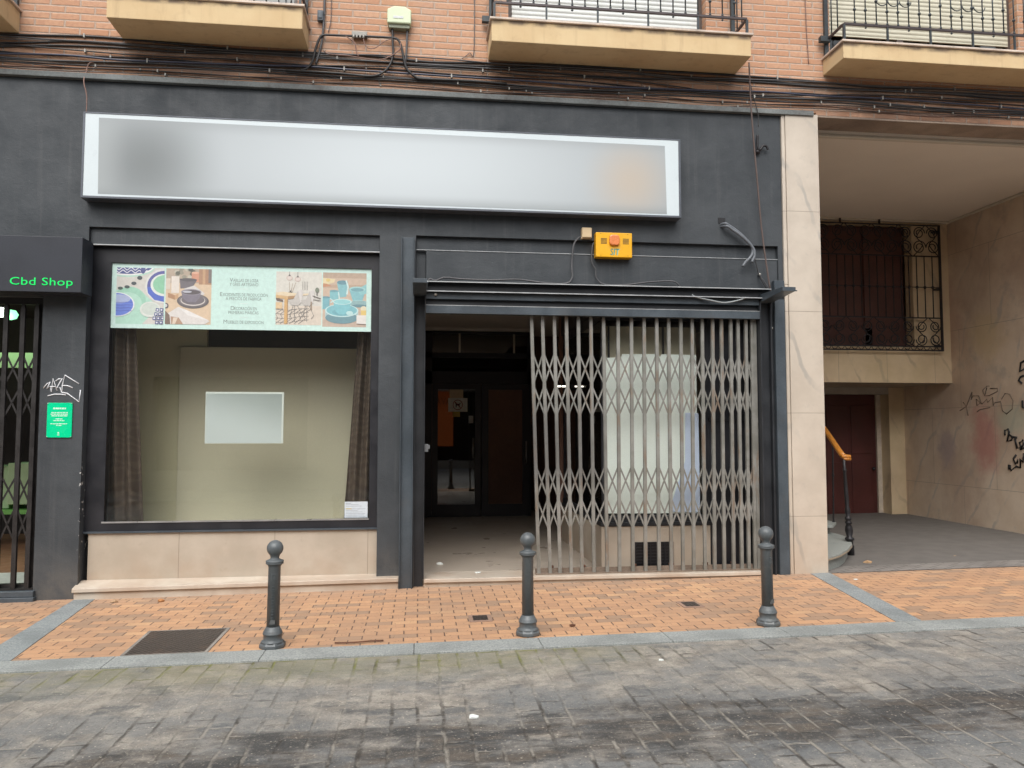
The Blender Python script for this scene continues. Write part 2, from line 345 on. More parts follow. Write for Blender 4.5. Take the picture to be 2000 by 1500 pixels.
def m_glass(name, tint=(1,1,1), ior=1.5, gl=1.0, rough=0.0):
    t = NT(name)
    lw = t.n('LayerWeight'); lw.inputs['Blend'].default_value = .5
    f0 = ((ior-1)/(ior+1))**2; f = t.math('ADD', f0, t.math('MULTIPLY', t.math('POWER', lw.outputs['Facing'], 5.), 1-f0))
    tr = t.n('BsdfTransparent'); tr.inputs[0].default_value = (*tint, 1)
    go = t.n('BsdfGlossy'); go.inputs['Roughness'].default_value = rough; go.inputs['Color'].default_value = (.95,.97,.98,1)
    nb = t.bump(t.noise(1.3, 2), .004, .10); t.put(go.inputs['Normal'], nb)
    mx = t.n('MixShader'); t.put(mx.inputs[0], t.math('MULTIPLY', f, gl))
    t.t.links.new(tr.outputs[0], mx.inputs[1]); t.t.links.new(go.outputs[0], mx.inputs[2]); t.t.links.new(mx.outputs[0], t.out.inputs[0])
    return t.m
def m_signprint():       # the sign's soft out-of-focus print: grey to the left, peach to the right
    t = NT('sign_print'); x, y, z = t.xyz()
    def blob(cx, cz, rx, rz, a, b):
        dx = t.math('DIVIDE', t.math('SUBTRACT', x, cx), rx); dz = t.math('DIVIDE', t.math('SUBTRACT', z, cz), rz)
        return t.ramp(t.math('SQRT', t.math('ADD', t.math('MULTIPLY', dx, dx), t.math('MULTIPLY', dz, dz))), 1., 0., a, b)
    c = t.mix(blob(-.2, 4.30, 3.6, 1.3, 0., 1.), (.345,.38,.40), (.545,.60,.63))
    c = t.mix(blob(-2.72, 4.24, .85, .85, 0., .88), c, (.175,.195,.20))
    c = t.mix(t.ramp(x, -2.85, -3.15, 0., .4), c, (.40,.43,.44))
    c = t.mix(blob(2.22, 4.24, .60, .62, 0., .62), c, (.52,.42,.31))
    c = t.mix(t.ramp(z, 4.03, 3.88, 0., .60), c, (.26,.29,.30)); c = t.mix(t.ramp(z, 4.54, 4.68, 0., .50), c, (.31,.34,.355))
    return t.pbsdf(c, .45, 0, None, .4)
def m_noticeprint():
    t = NT('notice_print'); x, y, z = t.xyz()
    c = t.mix(t.ramp(t.math('ADD', t.math('MULTIPLY', z, .9), t.math('MULTIPLY', x, .25)), .95, 1.45), (.62,.68,.70), (.36,.40,.40))
    return t.pbsdf(c, .5)
def m_curtain():
    t = NT('brown_satin'); x, y, z = t.xyz()
    wv = t.n('TexWave', wave_type='RINGS'); t.put(wv.inputs['Vector'], t.scaled((6,1,5))); wv.inputs['Scale'].default_value = 1.1; wv.inputs['Distortion'].default_value = 9.; wv.inputs['Detail'].default_value = 2.
    c = t.mix(t.ramp(wv.outputs['Fac'], .35, .85), (.080,.058,.047), (.112,.084,.067))
    return t.pbsdf(c, .38, 0, t.bump(wv.outputs['Fac'], .002, .3), .6)
def m_gate():
    t = NT('worn_galvanised_steel'); x, y, z = t.xyz()
    c = t.mix(t.ramp(t.noise(3., 6, .65), .35, .68), (.20,.20,.18), (.31,.31,.29))
    c = t.mix(t.ramp(t.noise(1.6, 5, .65, t.scaled((8,8,1.5))), .53, .68, 0., .75), c, (.23,.16,.11))
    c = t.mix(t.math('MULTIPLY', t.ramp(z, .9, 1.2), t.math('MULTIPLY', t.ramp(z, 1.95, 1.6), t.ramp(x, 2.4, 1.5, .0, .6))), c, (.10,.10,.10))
    return t.pbsdf(c, .5, .35, t.bump(t.noise(60., 3), .001, .3), .5)
def m_shutter(name, a, b, pitch=.052):
    t = NT(name); x, y, z = t.xyz()
    r = t.math('DIVIDE', z, pitch); fr = t.math('SUBTRACT', r, t.math('FLOOR', r))
    c = t.mix(t.ramp(t.noise(3., 4), .3, .7), a, b)
    c = t.mix(t.ramp(fr, .90, .99), c, tuple(q*.45 for q in a))
    h = t.math('MULTIPLY', t.math('SINE', t.math('MULTIPLY', fr, math.pi)), 1.)
    return t.pbsdf(c, .45, 0, t.bump(h, .012, .7), .5)
def m_checker():
    t = NT('cast_iron_cover'); x, y, z = t.xyz()
    a = t.math('SINE', t.math('MULTIPLY', t.math('ADD', x, y), 150.)); b = t.math('SINE', t.math('MULTIPLY', t.math('SUBTRACT', x, y), 150.))
    h = t.math('MAXIMUM', a, b)
    c = t.mix(t.ramp(h, .2, .9), (.055,.046,.042), (.105,.088,.078)); c = t.mix(t.ramp(t.noise(5., 5), .5, .7, 0., .6), c, (.15,.10,.075))
    return t.pbsdf(c, .5, .5, t.bump(h, .004, .7), .5)

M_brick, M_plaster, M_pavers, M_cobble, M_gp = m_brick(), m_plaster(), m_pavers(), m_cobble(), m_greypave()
M_kerb = m_granite('grey_granite_kerb', (.235,.255,.250), (.40,.42,.41)); M_band = m_granite('blue_grey_granite_band', (.205,.23,.235), (.35,.375,.38))
M_pil = m_marble('cream_marble', (3., 1.12, -.46, 0.)); M_plinth = m_marble('beige_stone', (.93, 3., -1., 0.), (.415,.365,.30), (.515,.46,.385), (.33,.27,.21), vamt=.0, x0=.52)
M_step = m_marble('step_stone', None, (.48,.42,.35), (.58,.52,.44), (.34,.29,.24), vamt=.15); M_pw = m_marble('stained_passage_stone', (1.45, 1.28, -.60, .5), (.64,.51,.385), (.74,.62,.49), (.47,.43,.38), .55, 'y')
M_pw2 = m_marble('yellow_passage_stone', (.85, 3., 2.37, 0.), (.60,.48,.30), (.70,.57,.38), (.45,.37,.25), .25)
M_slab = m_slab(); M_cop = mat('coping_tile', (.60,.50,.42), .6, var=.2, dirt=(.22,.18,.15), dirtamt=.6, dsc=7)
M_ledge = mat('weathered_ledge', (.165,.180,.180), .8, var=.3, sc=3, bump=.4, dirt=(.055,.045,.04), dirtamt=.8)
M_steel = mat('slate_grey_steel_paint', (.064,.081,.097), .38, .0, var=.22, sc=3, bump=.08, dirt=(.075,.08,.085), dirtamt=.5, dsc=4, spec=.5)
M_steeldk = mat('black_steel_paint', (.024,.027,.032), .45, var=.25, sc=3)
M_edge = mat('pale_edge_grey', (.42,.44,.45), .45, .3, var=.2)
M_frame = mat('black_window_frame', (.018,.019,.024), .42, var=.2, sc=3)
M_alu = mat('brushed_aluminium', (.55,.56,.57), .35, .8, var=.08)
M_gate, M_gatedk = m_gate(), mat('dark_gate_steel', (.028,.026,.026), .45, .2, var=.3, sc=5)
M_cast = mat('grey_cast_iron', (.105,.119,.127), .46, .1, var=.16, sc=5, bump=.25, bscale=55, bdist=.002, dirt=(.17,.165,.15), dirtamt=.55, dsc=9)
M_iron = mat('wrought_iron', (.020,.019,.022), .5, .2, var=.3); M_rail = mat('blue_grey_railing_paint', (.040,.050,.056), .45, .2, var=.3, sc=8)
M_railb = mat('brown_rail_paint', (.055,.043,.045), .45, .2, var=.3, sc=8)
M_glass = m_glass('window_glass', (.97,.985,.97), 1.5, 1.35); M_dglass = m_glass('dark_door_glass', (.55,.55,.53), 1.55, 1.6)
M_white = mat('white_sign_panel', (.60,.675,.705), .35, var=.03, sc=1.5); M_print = m_signprint(); M_notice = m_noticeprint()
M_navy = mat('black_blue_awning_box', (.020,.024,.034), .5, var=.2, sc=2)
M_green = mat('green_lettering', (.0,.62,.12), .4, var=.04, emit=(.0,.7,.12), estr=.25); M_plaq = mat('green_acrylic', (.0,.66,.30), .25, var=.03)
M_paper = mat('white_paper', (.74,.78,.76), .7, var=.04, sc=2); M_palegreen = mat('pale_green_paper', (.76,.85,.79), .6, var=.05, sc=1.5, bump=.25, bscale=2.5, bdist=.03)
M_bluepaper = mat('pale_blue_paper', (.55,.66,.82), .5, var=.06, sc=2, bump=.4, bscale=5, bdist=.03)
M_curt = m_curtain(); M_wallbeige = mat('beige_display_wall', (.54,.50,.36), .7, var=.06, sc=1.2); M_panel = mat('taupe_display_panel', (.55,.51,.40), .6, var=.05, sc=1.2)
M_dark = mat('dark_interior', (.018,.014,.012), .7, var=.3, sc=1.5); M_brown = mat('dark_brown_interior', (.19,.105,.078), .7, var=.3, sc=1.2)
M_ceil = mat('ceiling_paint', (.72,.67,.61), .8, var=.05, sc=1.2); M_pceil = mat('passage_ceiling_paint', (.80,.735,.645), .8, var=.05, sc=1.)
M_floor = mat('vestibule_terrazzo', (.43,.375,.315), .35, var=.08, sc=1.3)
M_wood = mat('varnished_orange_wood', (.50,.20,.035), .35, var=.2, sc=9); M_door = mat('oxblood_wood', (.075,.018,.015), .5, var=.25, sc=2)
M_shutdk = mat('dark_brown_shutter', (.105,.044,.034), .6, var=.3, sc=3)
M_grst = m_granite('grey_step_granite', (.25,.27,.255), (.34,.36,.34)); M_nose = mat('worn_step_edge', (.36,.29,.21), .5, var=.2)
M_yellow = mat('amber_yellow_enamel', (.82,.42,.008), .38, var=.08, sc=3, dirt=(.62,.36,.05), dirtamt=.4, dsc=6); M_lamp = mat('faded_orange_lens', (.70,.22,.07), .28, var=.1)
M_teal = mat('teal_print', (.05,.22,.17), .5, var=.05); M_tealpale = mat('pale_teal_print', (.35,.60,.50), .5, var=.05)
M_cream = mat('aged_cream_plastic', (.60,.46,.28), .45, var=.07, sc=5); M_pgbox = mat('pale_green_plastic', (.60,.68,.47), .4, var=.05, sc=4)
M_cable = mat('black_cable', (.030,.029,.030), .5, var=.3, sc=4); M_cableg = mat('grey_cable', (.085,.085,.09), .5, var=.3, sc=4); M_cablew = mat('pale_grey_cable', (.30,.33,.34), .5, var=.15, sc=4)
M_cablep = mat('pinkish_cable', (.22,.13,.105), .55, var=.2, sc=4); M_cableb = mat('blue_black_cable', (.04,.045,.075), .35, var=.2); M_clip = mat('pale_cable_clip', (.36,.35,.32), .6, var=.2)
M_tag = mat('white_paint_marker', (.80,.82,.86), .5, var=.04); M_blacktag = mat('black_marker', (.012,.012,.014), .5, var=.1); M_faint = mat('faded_marker', (.17,.13,.10), .6, var=.2)
M_cover = m_checker(); M_cshut = m_shutter('white_roller_shutter', (.60,.63,.61), (.66,.69,.67)); M_bshut = m_shutter('beige_roller_shutter', (.52,.50,.39), (.58,.56,.45), .050)
M_brownframe = mat('brown_window_frame', (.10,.078,.068), .45, var=.15); M_shopgreen = mat('green_shelf', (.16,.42,.10), .5, var=.1); M_palewall = mat('pale_green_wall', (.40,.55,.33), .6, var=.08)
M_orange = mat('orange_shop_wall', (.55,.16,.04), .6, var=.1, emit=(.75,.15,.03), estr=.14); M_oppwall = mat('opposite_render', (.36,.34,.30), .85, var=.12, sc=1.2)
M_leaf = mat('dry_leaf', (.35,.16,.06), .7, var=.3); M_rust = mat('rusty_iron', (.13,.06,.035), .7, var=.3)
M_lampw = mat('white_lamp', (.8,.9,.8), .5, emit=(.85,1.,.85), estr=2.2); M_lampg = mat('green_lamp', (.3,.8,.4), .5, emit=(.25,.85,.40), estr=1.5)
M_mat = mat('pale_door_mat', (.55,.60,.54), .8, var=.1); M_woodfl = mat('brown_shop_floor', (.30,.16,.09), .5, var=.15)

# ------------------------------------------------------------------ setting
def sheet(x0, x1, y0, y1, dz, zf=g):
    return MB().add([(x0,y0,zf(x0)+dz),(x1,y0,zf(x1)+dz),(x1,y1,zf(x1)+dz),(x0,y1,zf(x0)+dz)], [(0,1,2,3)])
def slabg(pts, d0, d1, mi=0, zf=g):
    n = len(pts); return MB().add([(x,y,zf(x)+d0) for x,y in pts]+[(x,y,zf(x)+d1) for x,y in pts],
        [list(range(n-1,-1,-1)), list(range(n,2*n))]+[(i,(i+1)%n,n+(i+1)%n,n+i) for i in range(n)], mi)
sheet(-60, 60, -50, 50, -.03).build('ground', mat('bare_ground', (.14,.13,.12), .9), kind='structure', label='bare ground below the street and the buildings', cat='ground')
sheet(-40, 40, -3, 5.66, -.014).build('road', M_cobble, kind='structure', label='worn grey brown street of stained stone setts', cat='road')
kb = MB()
kx = -10.35
while kx < 18:
    L = 1.02+random.uniform(-.1,.1)
    kb.hexa([(kx,5.655,g(kx)-.1),(kx+L-.004,5.655,g(kx+L)-.1),(kx+L-.004,5.915,g(kx+L)-.1),(kx,5.915,g(kx)-.1),
             (kx,5.655,g(kx)),(kx+L-.004,5.655,g(kx+L)),(kx+L-.004,5.915,g(kx+L)),(kx,5.915,g(kx))]); kx += L
kb.build('kerb', M_kerb, kind='structure', bevel=.004, label='grey granite kerb between the orange pavement and the street', cat='kerb')
_sw = sheet(-40, 4.3, 5.9155, 8.3, -.004); _s2 = sheet(4.3, 40, 5.9155, 7.93, -.004); _sw.add(_s2.v, _s2.f)
_sw.build('sidewalk', M_pavers, kind='structure', label='pavement of small orange brick pavers', cat='pavement')
slabg([(-2.86,5.918),(-3.10,7.95),(-3.29,7.95),(-3.12,5.918)], -.08, .001).build('paving_band', M_band, kind='structure', label='grey granite strip across the pavement, by the green lettered shop', cat='paving strip')
slabg([(4.07,5.918),(4.42,7.95),(4.20,7.95),(3.85,5.918)], -.08, .001).build('paving_band', M_band, kind='structure', label='grey granite strip across the pavement, before the marble pillar', cat='paving strip')
MB().add([(4.3,7.93,gr(4.3,7.93)+.001),(20,7.93,gr(20,7.93)+.001),(20,13.6,gr(20,13.6)+.001),(4.3,13.6,gr(4.3,13.6)+.001)], [(0,1,2,3)]).build('passage_floor', M_gp, kind='structure', label='grey paved floor sloping down into the covered passage', cat='floor')
MB().add([(-60,7.5,-.6),(60,7.5,-.6),(60,50,-.6),(-60,50,-.6)],[(0,1,2,3)]).build('ground', mat('bare_ground', (.14,.13,.12), .9), kind='structure', label='bare ground under the buildings', cat='ground')

# ------------------------------------------------------------------ the building
bld = thing('apartment_building', 'brick apartment building with black painted shopfront and marble clad passage', 'building', (0,8,0))
ww = [(-5.8,-4.45,5.78,8.0),(-2.62,-1.30,5.78,8.0),(.92,3.14,5.78,8.0),(4.60,6.95,5.78,8.0)]
mb = MB().wall(-9, 4.415, 5.165, 10, 8.0, 8.35, [w_ for w_ in ww if w_[1] < 4.4])
mb.wall(4.415, 16, 5.135, 10, 8.0, 8.35, [ww[3]])
mb.box(-9, 16, 8.35, 14.6, 5.17, 5.4)
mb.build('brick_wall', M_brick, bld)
MB().box(-9, 4.36, 7.945, 8.0, 5.108, 5.166).build('ledge', M_ledge, bld, bevel=.006)
f = MB().wall(-9, 3.985, -.3, 5.108, 8.0, 8.3, [(-8,-3.69,-1,2.905),(-3.285,-.425,-1,3.62),(-.05,3.93,-1,3.63)])
f.box(-3.285, -.425, 8.04, 8.3, 3.455, 3.62); f.box(-.05, 3.93, 8.05, 8.3, 3.485, 3.63)
f.box(.055, 3.93, 8.018, 8.3, 3.13, 3.478); f.box(-.05, .055, 8.06, 8.3, 3.13, 3.478)
f.build('shop_fascia', M_plaster, bld, bevel=.006)
MB().box(-3.284,-.426,8.028,8.06,3.444,3.4545).box(-.049,3.929,8.012,8.05,3.4785,3.4845).build('trim', M_edge, bld)
# marble pillar with its narrow return strip
MB().box(4.03, 4.415, 7.965, 8.4, -.2, 5.13).box(3.987, 4.026, 7.975, 8.4, 3.2, 5.13).box(3.987, 4.026, 7.975, 8.4, -.2, 3.196).build('marble_pillar', M_pil, bld, bevel=.004)
# plinth and sloping step under the display window
MB().box(-3.24, -.418, 8.10, 8.3, -.2, .574).build('plinth', M_plinth, bld, bevel=.003)
st = MB().hexa([(-3.295,7.945,-.2),(-.202,7.945,-.2),(-.202,8.1,-.2),(-3.295,8.1,-.2),(-3.295,7.945,.03),(-.202,7.945,.062),(-.202,8.1,.075),(-3.295,8.1,.045)])
st.hexa([(-3.305,7.92,.032),(-.2,7.92,.064),(-.2,8.1,.078),(-3.305,8.1,.078),(-3.305,7.92,.072),(-.2,7.92,.108),(-.2,8.1,.122),(-3.305,8.1,.122)])
st.build('step', M_step, bld, bevel=.006)
# the vestibule behind the folding gate
MB().box(.052, 3.66, 7.945, 8.3, -.2, .046).build('step', M_plinth, bld)
MB().box(.052, 3.66, 7.92, 8.3, .048, .088).build('threshold', M_step, bld, bevel=.006)
MB().box(.05, 3.95, 8.302, 14.55, .03, .089).build('vestibule_floor', M_floor, bld)
MB().box(-.05, .05, 8.3, 14.5, -.1, 3.5).build('vestibule_wall', mat('pale_vestibule_wall', (.66,.60,.52), .6, var=.05), bld); MB().box(3.70, 3.95, 8.3, 14.5, -.1, 3.5).build('vestibule_wall', mat('pale_vestibule_wall', (.66,.60,.52), .6), bld)
MB().box(.05, 3.7, 8.12, 14.5, 3.38, 3.45).box(.05, 1.95, 13.36, 13.5, 3.33, 3.379).build('vestibule_ceiling', M_ceil, bld)
MB().wall(.05, 3.7, .09, 3.38, 14.45, 14.55).build('back_wall', M_brown, bld); MB().box(1.952,3.7,10.6,10.7,.09,3.38).build('back_wall', M_brown, bld)
gz = MB().box(.05, 1.95, 13.44, 13.6, .088, .101).box(.05, 1.95, 13.46, 13.54, 2.86, 2.95).box(.05, 1.95, 13.46, 13.54, 2.40, 2.62).box(.05,.21,13.46,13.54,.09,3.33).box(1.90,1.95,13.46,13.54,.09,3.33).box(.05,1.95,13.46,13.54,3.285,3.33)
gz.build('glazing_frame', M_frame, bld)
gg = MB().box(.21,1.90,13.49,13.50,2.95,3.285).box(.21,1.9,13.49,13.50,2.62,2.86).build('transom_glass', M_dglass, bld)
for xx in (.672,1.635): MB().box(xx,xx+.033,13.44,13.46,2.95,3.285).build('glazing_bar', mat('beige_bar', (.60,.54,.43), .5), bld)
dr = MB().wall(.215, 1.065, .10, 2.395, 13.45, 13.51, [(.315,.965,.30,2.30)]).build('door', M_frame, bld, bevel=.004)
MB().box(.315,.965,13.475,13.482,.30,2.30).build('pane', M_dglass, dr)
MB().tube([(.925,13.40,1.10),(.925,13.40,1.45)], .014, 8).tube([(.925,13.40,1.12),(.925,13.46,1.12)], .01, 6).tube([(.925,13.40,1.43),(.925,13.46,1.43)], .01, 6).build('handle', M_alu, dr)
d2 = MB().wall(1.08, 1.92, .10, 2.395, 13.45, 13.51, [(1.20,1.80,.30,2.30)]).build('door', M_frame, bld, bevel=.004)
MB().box(1.20,1.80,13.475,13.482,.30,2.30).build('panel', M_brown, d2)
MB().tube([(1.86,13.40,1.00),(1.86,13.40,1.40)], .014, 8).tube([(1.86,13.40,1.02),(1.86,13.46,1.02)], .01, 6).tube([(1.86,13.40,1.38),(1.86,13.46,1.38)], .01, 6).build('handle', M_alu, d2)
# glazed display box on the right of the vestibule
MB().box(1.95, 3.17, 8.17, 10.5, .089, .555).build('display_plinth', M_plinth, bld, bevel=.003)
MB().box(1.945, 3.175, 8.16, 10.5, .556, .60).box(1.965, 3.16, 8.185, 10.5, .60, .665).build('display_sill', M_steeldk, bld, bevel=.004)
MB().box(1.965,1.995,8.19,8.225,.665,2.9).box(3.13,3.17,8.19,8.225,.665,2.9).box(1.965,3.17,8.19,8.225,2.80,2.9).box(1.965,1.995,10.40,10.44,.665,2.9).box(1.965,1.995,8.225,10.40,2.80,2.9).box(1.95,3.7,8.17,10.5,2.9,3.38).build('display_frame', M_frame, bld)
MB().box(1.996,3.129,8.205,8.213,.667,2.80).build('display_glass', m_glass('clear_display_glass', (1,1,1), 1.45, .6), bld)
MB().box(1.977,1.985,8.23,10.38,.667,2.80).build('display_glass', M_dglass, bld)
MB().wall(2.0, 3.12, 2.25, 2.76, 8.40, 8.44).build('display_backing', M_wallbeige, bld)
for xx in (2.09,2.20,2.72): MB().box(xx,xx+.018,8.375,8.40,2.25,2.76).build('display_batten', M_frame, bld)
MB().box(3.172, 3.70, 8.19, 8.24, .089, 2.9).box(3.44,3.47,8.17,8.19,.089,2.9).box(3.172,3.69,8.165,8.19,1.70,1.73).build('black_panel', M_frame, bld)
vg = MB().wall(2.315,2.745,.06,.385,8.155,8.169,[(2.33,2.73,.075,.37)])
for k in range(9): vg.box(2.335,2.725,8.158,8.166,.085+k*.033,.098+k*.033)
for k in range(1,5): vg.box(2.33+k*.08-.006,2.33+k*.08+.006,8.150,8.157,.075,.37)
vg.build('vent_grating', M_iron, bld)
MB().box(2.329,2.731,8.1668,8.1696,.074,.371).build('vent_backing', M_blacktag, bld)
# display window: frame, glass, silver strip, room behind
sw = MB().wall(-3.284, -.426, .576, 3.444, 8.10, 8.2, [(-3.10,-.512,.675,3.285)]).build('shop_window', M_frame, bld, bevel=.004)
MB().box(-3.10,-.512,8.13,8.138,.675,3.285).build('glass', M_glass, sw)
MB().box(-3.12,-.512,8.092,8.10,.672,.688).build('silver_strip', M_alu, sw)
MB().box(-3.283,-.427,8.075,8.0999,.575,.592).build('sill', M_steel, sw)
MB().box(-3.46,-3.40,8.2,11,.5,3.5).box(-3.40,-2.40,9.02,9.08,.5,3.3).build('display_room_wall', M_wallbeige, bld)
MB().box(-3.4,-.2,11,11.1,.5,3.5).box(-.30,-.24,8.31,11,.5,3.5).box(-3.46,-.2,8.2,11,3.46,3.5).build('display_room_dark_wall', mat('brown_black_wall', (.035,.027,.022), .7), bld)
MB().box(-3.4,-.3,8.2,11,.5,.56).build('display_floor', M_panel, bld)
# passage
MB().box(4.415, 16, 8.0, 8.35, 5.118, 5.1345).build('lintel', mat('stained_lintel', (.30,.235,.185), .8, var=.25, dirt=(.12,.085,.07), dirtamt=.7, dsc=1.5), bld)
MB().box(4.2, 8.82, 8.35, 11.8, 5.085, 5.16).build('passage_ceiling', M_pceil, bld)
MB().box(4.415,8.82,8.35,8.42,5.045,5.085).box(4.415,8.82,11.73,11.8,5.05,5.085).box(8.75,8.82,8.42,11.73,5.05,5.085).build('cornice', mat('cornice_paint', (.60,.55,.46), .7, var=.05), bld, bevel=.01)
MB().box(8.80, 9.1, 8.0, 13.4, -.8, 5.16).build('passage_wall', M_pw, bld)
MB().wall(4.2, 8.80, 2.37, 5.085, 11.8, 12.0, [(4.9,8.15,2.965,5.03)]).box(4.2,8.80,12.0,13.4,2.372,2.45).build('overhang_wall', M_pw2, bld)
sh = MB().box(4.9, 8.15, 12.06, 12.1, 2.965, 5.03)
for xx in (5.6, 6.55, 7.42): sh.box(xx, xx+.12, 12.02, 12.06, 2.965, 5.03)
sh.box(4.9,8.15,12.02,12.06,2.965,3.3)
sh.build('passage_window', M_shutdk, bld)
MB().box(8.505, 8.80, 13.1, 13.4, -.6, 2.37).build('passage_pillar', M_pw2, bld)
MB().box(6.0, 8.50, 13.1, 13.36, 2.245, 2.37).build('door_lintel', mat('grey_lintel', (.36,.33,.29), .7), bld)
pd = MB().box(7.0, 8.42, 13.40, 13.45, -.4, 2.245)
for xx in (7.45, 7.93): pd.box(xx, xx+.4, 13.385, 13.40, -.05, 1.0).box(xx, xx+.4, 13.385, 13.40, 1.15, 2.05)
pd = pd.build('passage_door', M_door, bld, bevel=.006)
MB().lathe([(.02,0),(.03,.02),(.03,.05),(.01,.06)], (8.34,13.36,.85), 10).build('handle', M_iron, pd)
MB().box(4.0, 8.8, 13.45, 13.6, -.8, 5.1).box(3.95,4.2,8.4,13.5,-.8,5.1).box(8.42,8.505,13.36,13.44,-.6,2.37).build('passage_back_wall', mat('passage_render', (.62,.54,.44), .7), bld)
# cbd shop interior
MB().box(-9,-3.62,12.5,12.6,-.1,3.5).box(-3.69,-3.6,8.3,12.5,-.1,3.5).box(-9,-3.6,8.3,12.6,3.3,3.4).build('shop_wall', M_dark, bld)
MB().box(-9,-3.69,8.302,12.5,-.1,.03).build('shop_floor', M_woodfl, bld)
MB().box(-9,-3.655,7.94,8.302,-.2,-.005).box(-9,-3.665,7.955,8.302,-.004,.052).build('step', M_steel, bld, bevel=.005)
MB().wall(-9,-3.692,.052,2.904,8.08,8.14,[(-8,-3.76,.10,2.84)]).build('door_frame', M_gatedk, bld)
# balconies
def balcony(x0, x1, railside, gx0=None, gx1=None, step=.137, zr=5.965, orn=False):
    b = MB().box(x0, x1, 7.575, 8.0, 5.555 if x0 < 4 else 5.60, 5.775).build('balcony', M_slab, bld, bevel=.006)
    MB().box(x0-.02, x1+.02, 7.55, 8.0, 5.777, 5.80).build('coping', M_cop, b, bevel=.004)
    r = MB(); gx0 = x0+.03 if gx0 is None else gx0; gx1 = x1-.03 if gx1 is None else gx1
    r.box(gx0, gx1, 7.59, 7.615, zr, zr+.022, 1); r.box(gx0, gx1, 7.59, 7.615, 6.72, 6.75, 1)
    for xx in ((gx0, gx1)):
        r.box(xx-.012, xx+.012, 7.615, 8.0, zr, zr+.022, 1); r.box(xx-.012, xx+.012, 7.615, 8.0, 6.72, 6.75, 1)
        r.box(xx-.022, xx+.022, 7.955, 7.985, zr-.2, 6.9); r.box(xx-.10, xx+.02, 7.90, 7.955, zr-.03, zr+.03)
        for k in range(1,3): r.tube([(xx, 7.6+.125*k, zr), (xx, 7.6+.125*k, 6.73)], .008, 6)
        r.box(xx-.012, xx+.012, 7.59, 7.615, 5.80, zr)
    n = round((gx1-gx0)/step)
    for k in range(1, n):
        xx = gx0+(gx1-gx0)*k/n
        r.tube([(xx,7.602,zr+.02),(xx,7.602,6.73)], .0075, 6)
        r.lathe([(.014,0),(.011,.025)], (xx,7.602,zr+.022), 6)
        if orn or k % 2: r.lathe([(.008,0),(.017,.012),(.017,.024),(.008,.036)], (xx,7.602,zr+(.16 if k % 3 else .27)), 8)
        if k % 4 == 0: r.box(xx-.009, xx+.009, 7.593, 7.612, 5.80, zr)
        if k % 4 == 2: r.lathe([(.004,0),(.014,.01),(.004,.028)], (xx,7.602,zr-.03), 8)
        if orn and k % 7 == 3:
            for q in range(3):
                pts = [(xx+.137*q+.07+.068*math.cos(a), 7.602, 6.29+.06*math.sin(a)) for a in [math.pi*(1+i/8) for i in range(9)]]
                r.tube(pts, .006, 5)
    r.build('railing', [M_rail, M_railb], b)
    return b
balcony(-7.0, -4.005, 1); balcony(-3.02, -1.18, 1); balcony(.70, 3.468, 1); balcony(4.51, 7.35, 1, zr=5.985, step=.128, orn=True)
def upwin(x0, x1, zs, shut, frame, my=None):
    wn = MB().wall(x0, x1, 5.78, 8.0, 8.12, 8.18, [(x0+.05,x1-.05,5.84,7.95)])
    if my: wn.box(my-.04, my+.04, 8.10, 8.18, 5.79, 7.95)
    wn = wn.build('window', frame, bld, bevel=.004)
    MB().box(x0+.05, x1-.05, 8.15, 8.158, 5.84, 7.95).build('pane', M_dglass, wn)
    MB().box(x0+.05, x1-.05, 8.098, 8.118, zs, 7.95).build('shutter', shut, wn)
    MB().box(x0, x1, 8.6, 8.7, 5.7, 8.0).build('room_shade', M_dark, wn)
upwin(-5.8,-4.45,5.9,M_cshut,M_brownframe); upwin(-2.62,-1.30,6.6,M_cshut,M_brownframe); upwin(.92,3.14,6.105,M_cshut,M_brownframe)
upwin(4.60,6.95,6.135,M_bshut,M_brownframe,5.53)
# graffiti painted on the building
def strokes(lines, r, put):
    m = MB()
    for ln in lines: m.tube([put(a,b) for a,b in ln], r, 5)
    return m
tagl = [[(-3.658,2.003),(-3.629,2.044),(-3.599,2.066),(-3.627,1.994),(-3.597,2.019),(-3.584,1.966),(-3.572,2.099),(-3.532,1.979)],[(-3.6,2.019),(-3.548,2.019)],
 [(-3.547,2.074),(-3.52,2.095),(-3.489,2.1),(-3.536,2.007),(-3.505,2.009),(-3.487,1.959),(-3.485,2.035),(-3.464,2.133),(-3.331,2.048)],[(-3.485,2.032),(-3.432,2.027),(-3.387,2.008)],
 [(-3.487,1.962),(-3.439,1.955),(-3.325,1.87),(-3.315,1.988)],[(-3.615,1.928),(-3.557,1.944),(-3.496,1.944),(-3.448,1.937)]]
strokes(tagl, .0055, lambda a,b: (a,7.999,b)).build('graffiti', M_tag, bld, label='white marker tag on the black pillar')
bl = [[(10.678,1.515),(10.674,1.589),(10.608,1.608),(10.586,1.565),(10.634,1.423),(10.552,1.442),(10.517,1.492),(10.58,1.516)],[(10.549,1.491),(10.439,1.48)],
 [(10.479,1.468),(10.446,1.323),(10.368,1.337),(10.395,1.408),(10.331,1.445),(10.31,1.398),(10.385,1.3),(10.313,1.338)],[(10.467,1.225),(10.526,1.162),(10.49,1.091),(10.439,1.154),(10.458,1.099)],
 [(10.619,1.073),(10.614,1.0)],[(10.595,1.068),(10.583,.989),(10.476,1.055),(10.398,1.041),(10.392,1.168),(10.347,1.121),(10.318,1.254)],
 [(10.2,2.62),(10.313,2.584),(10.335,2.453),(10.255,2.489)],[(10.26,2.393),(10.331,2.374),(10.365,2.327),(10.305,2.275)],[(10.309,2.028),(10.307,1.926),(10.284,1.919)]]
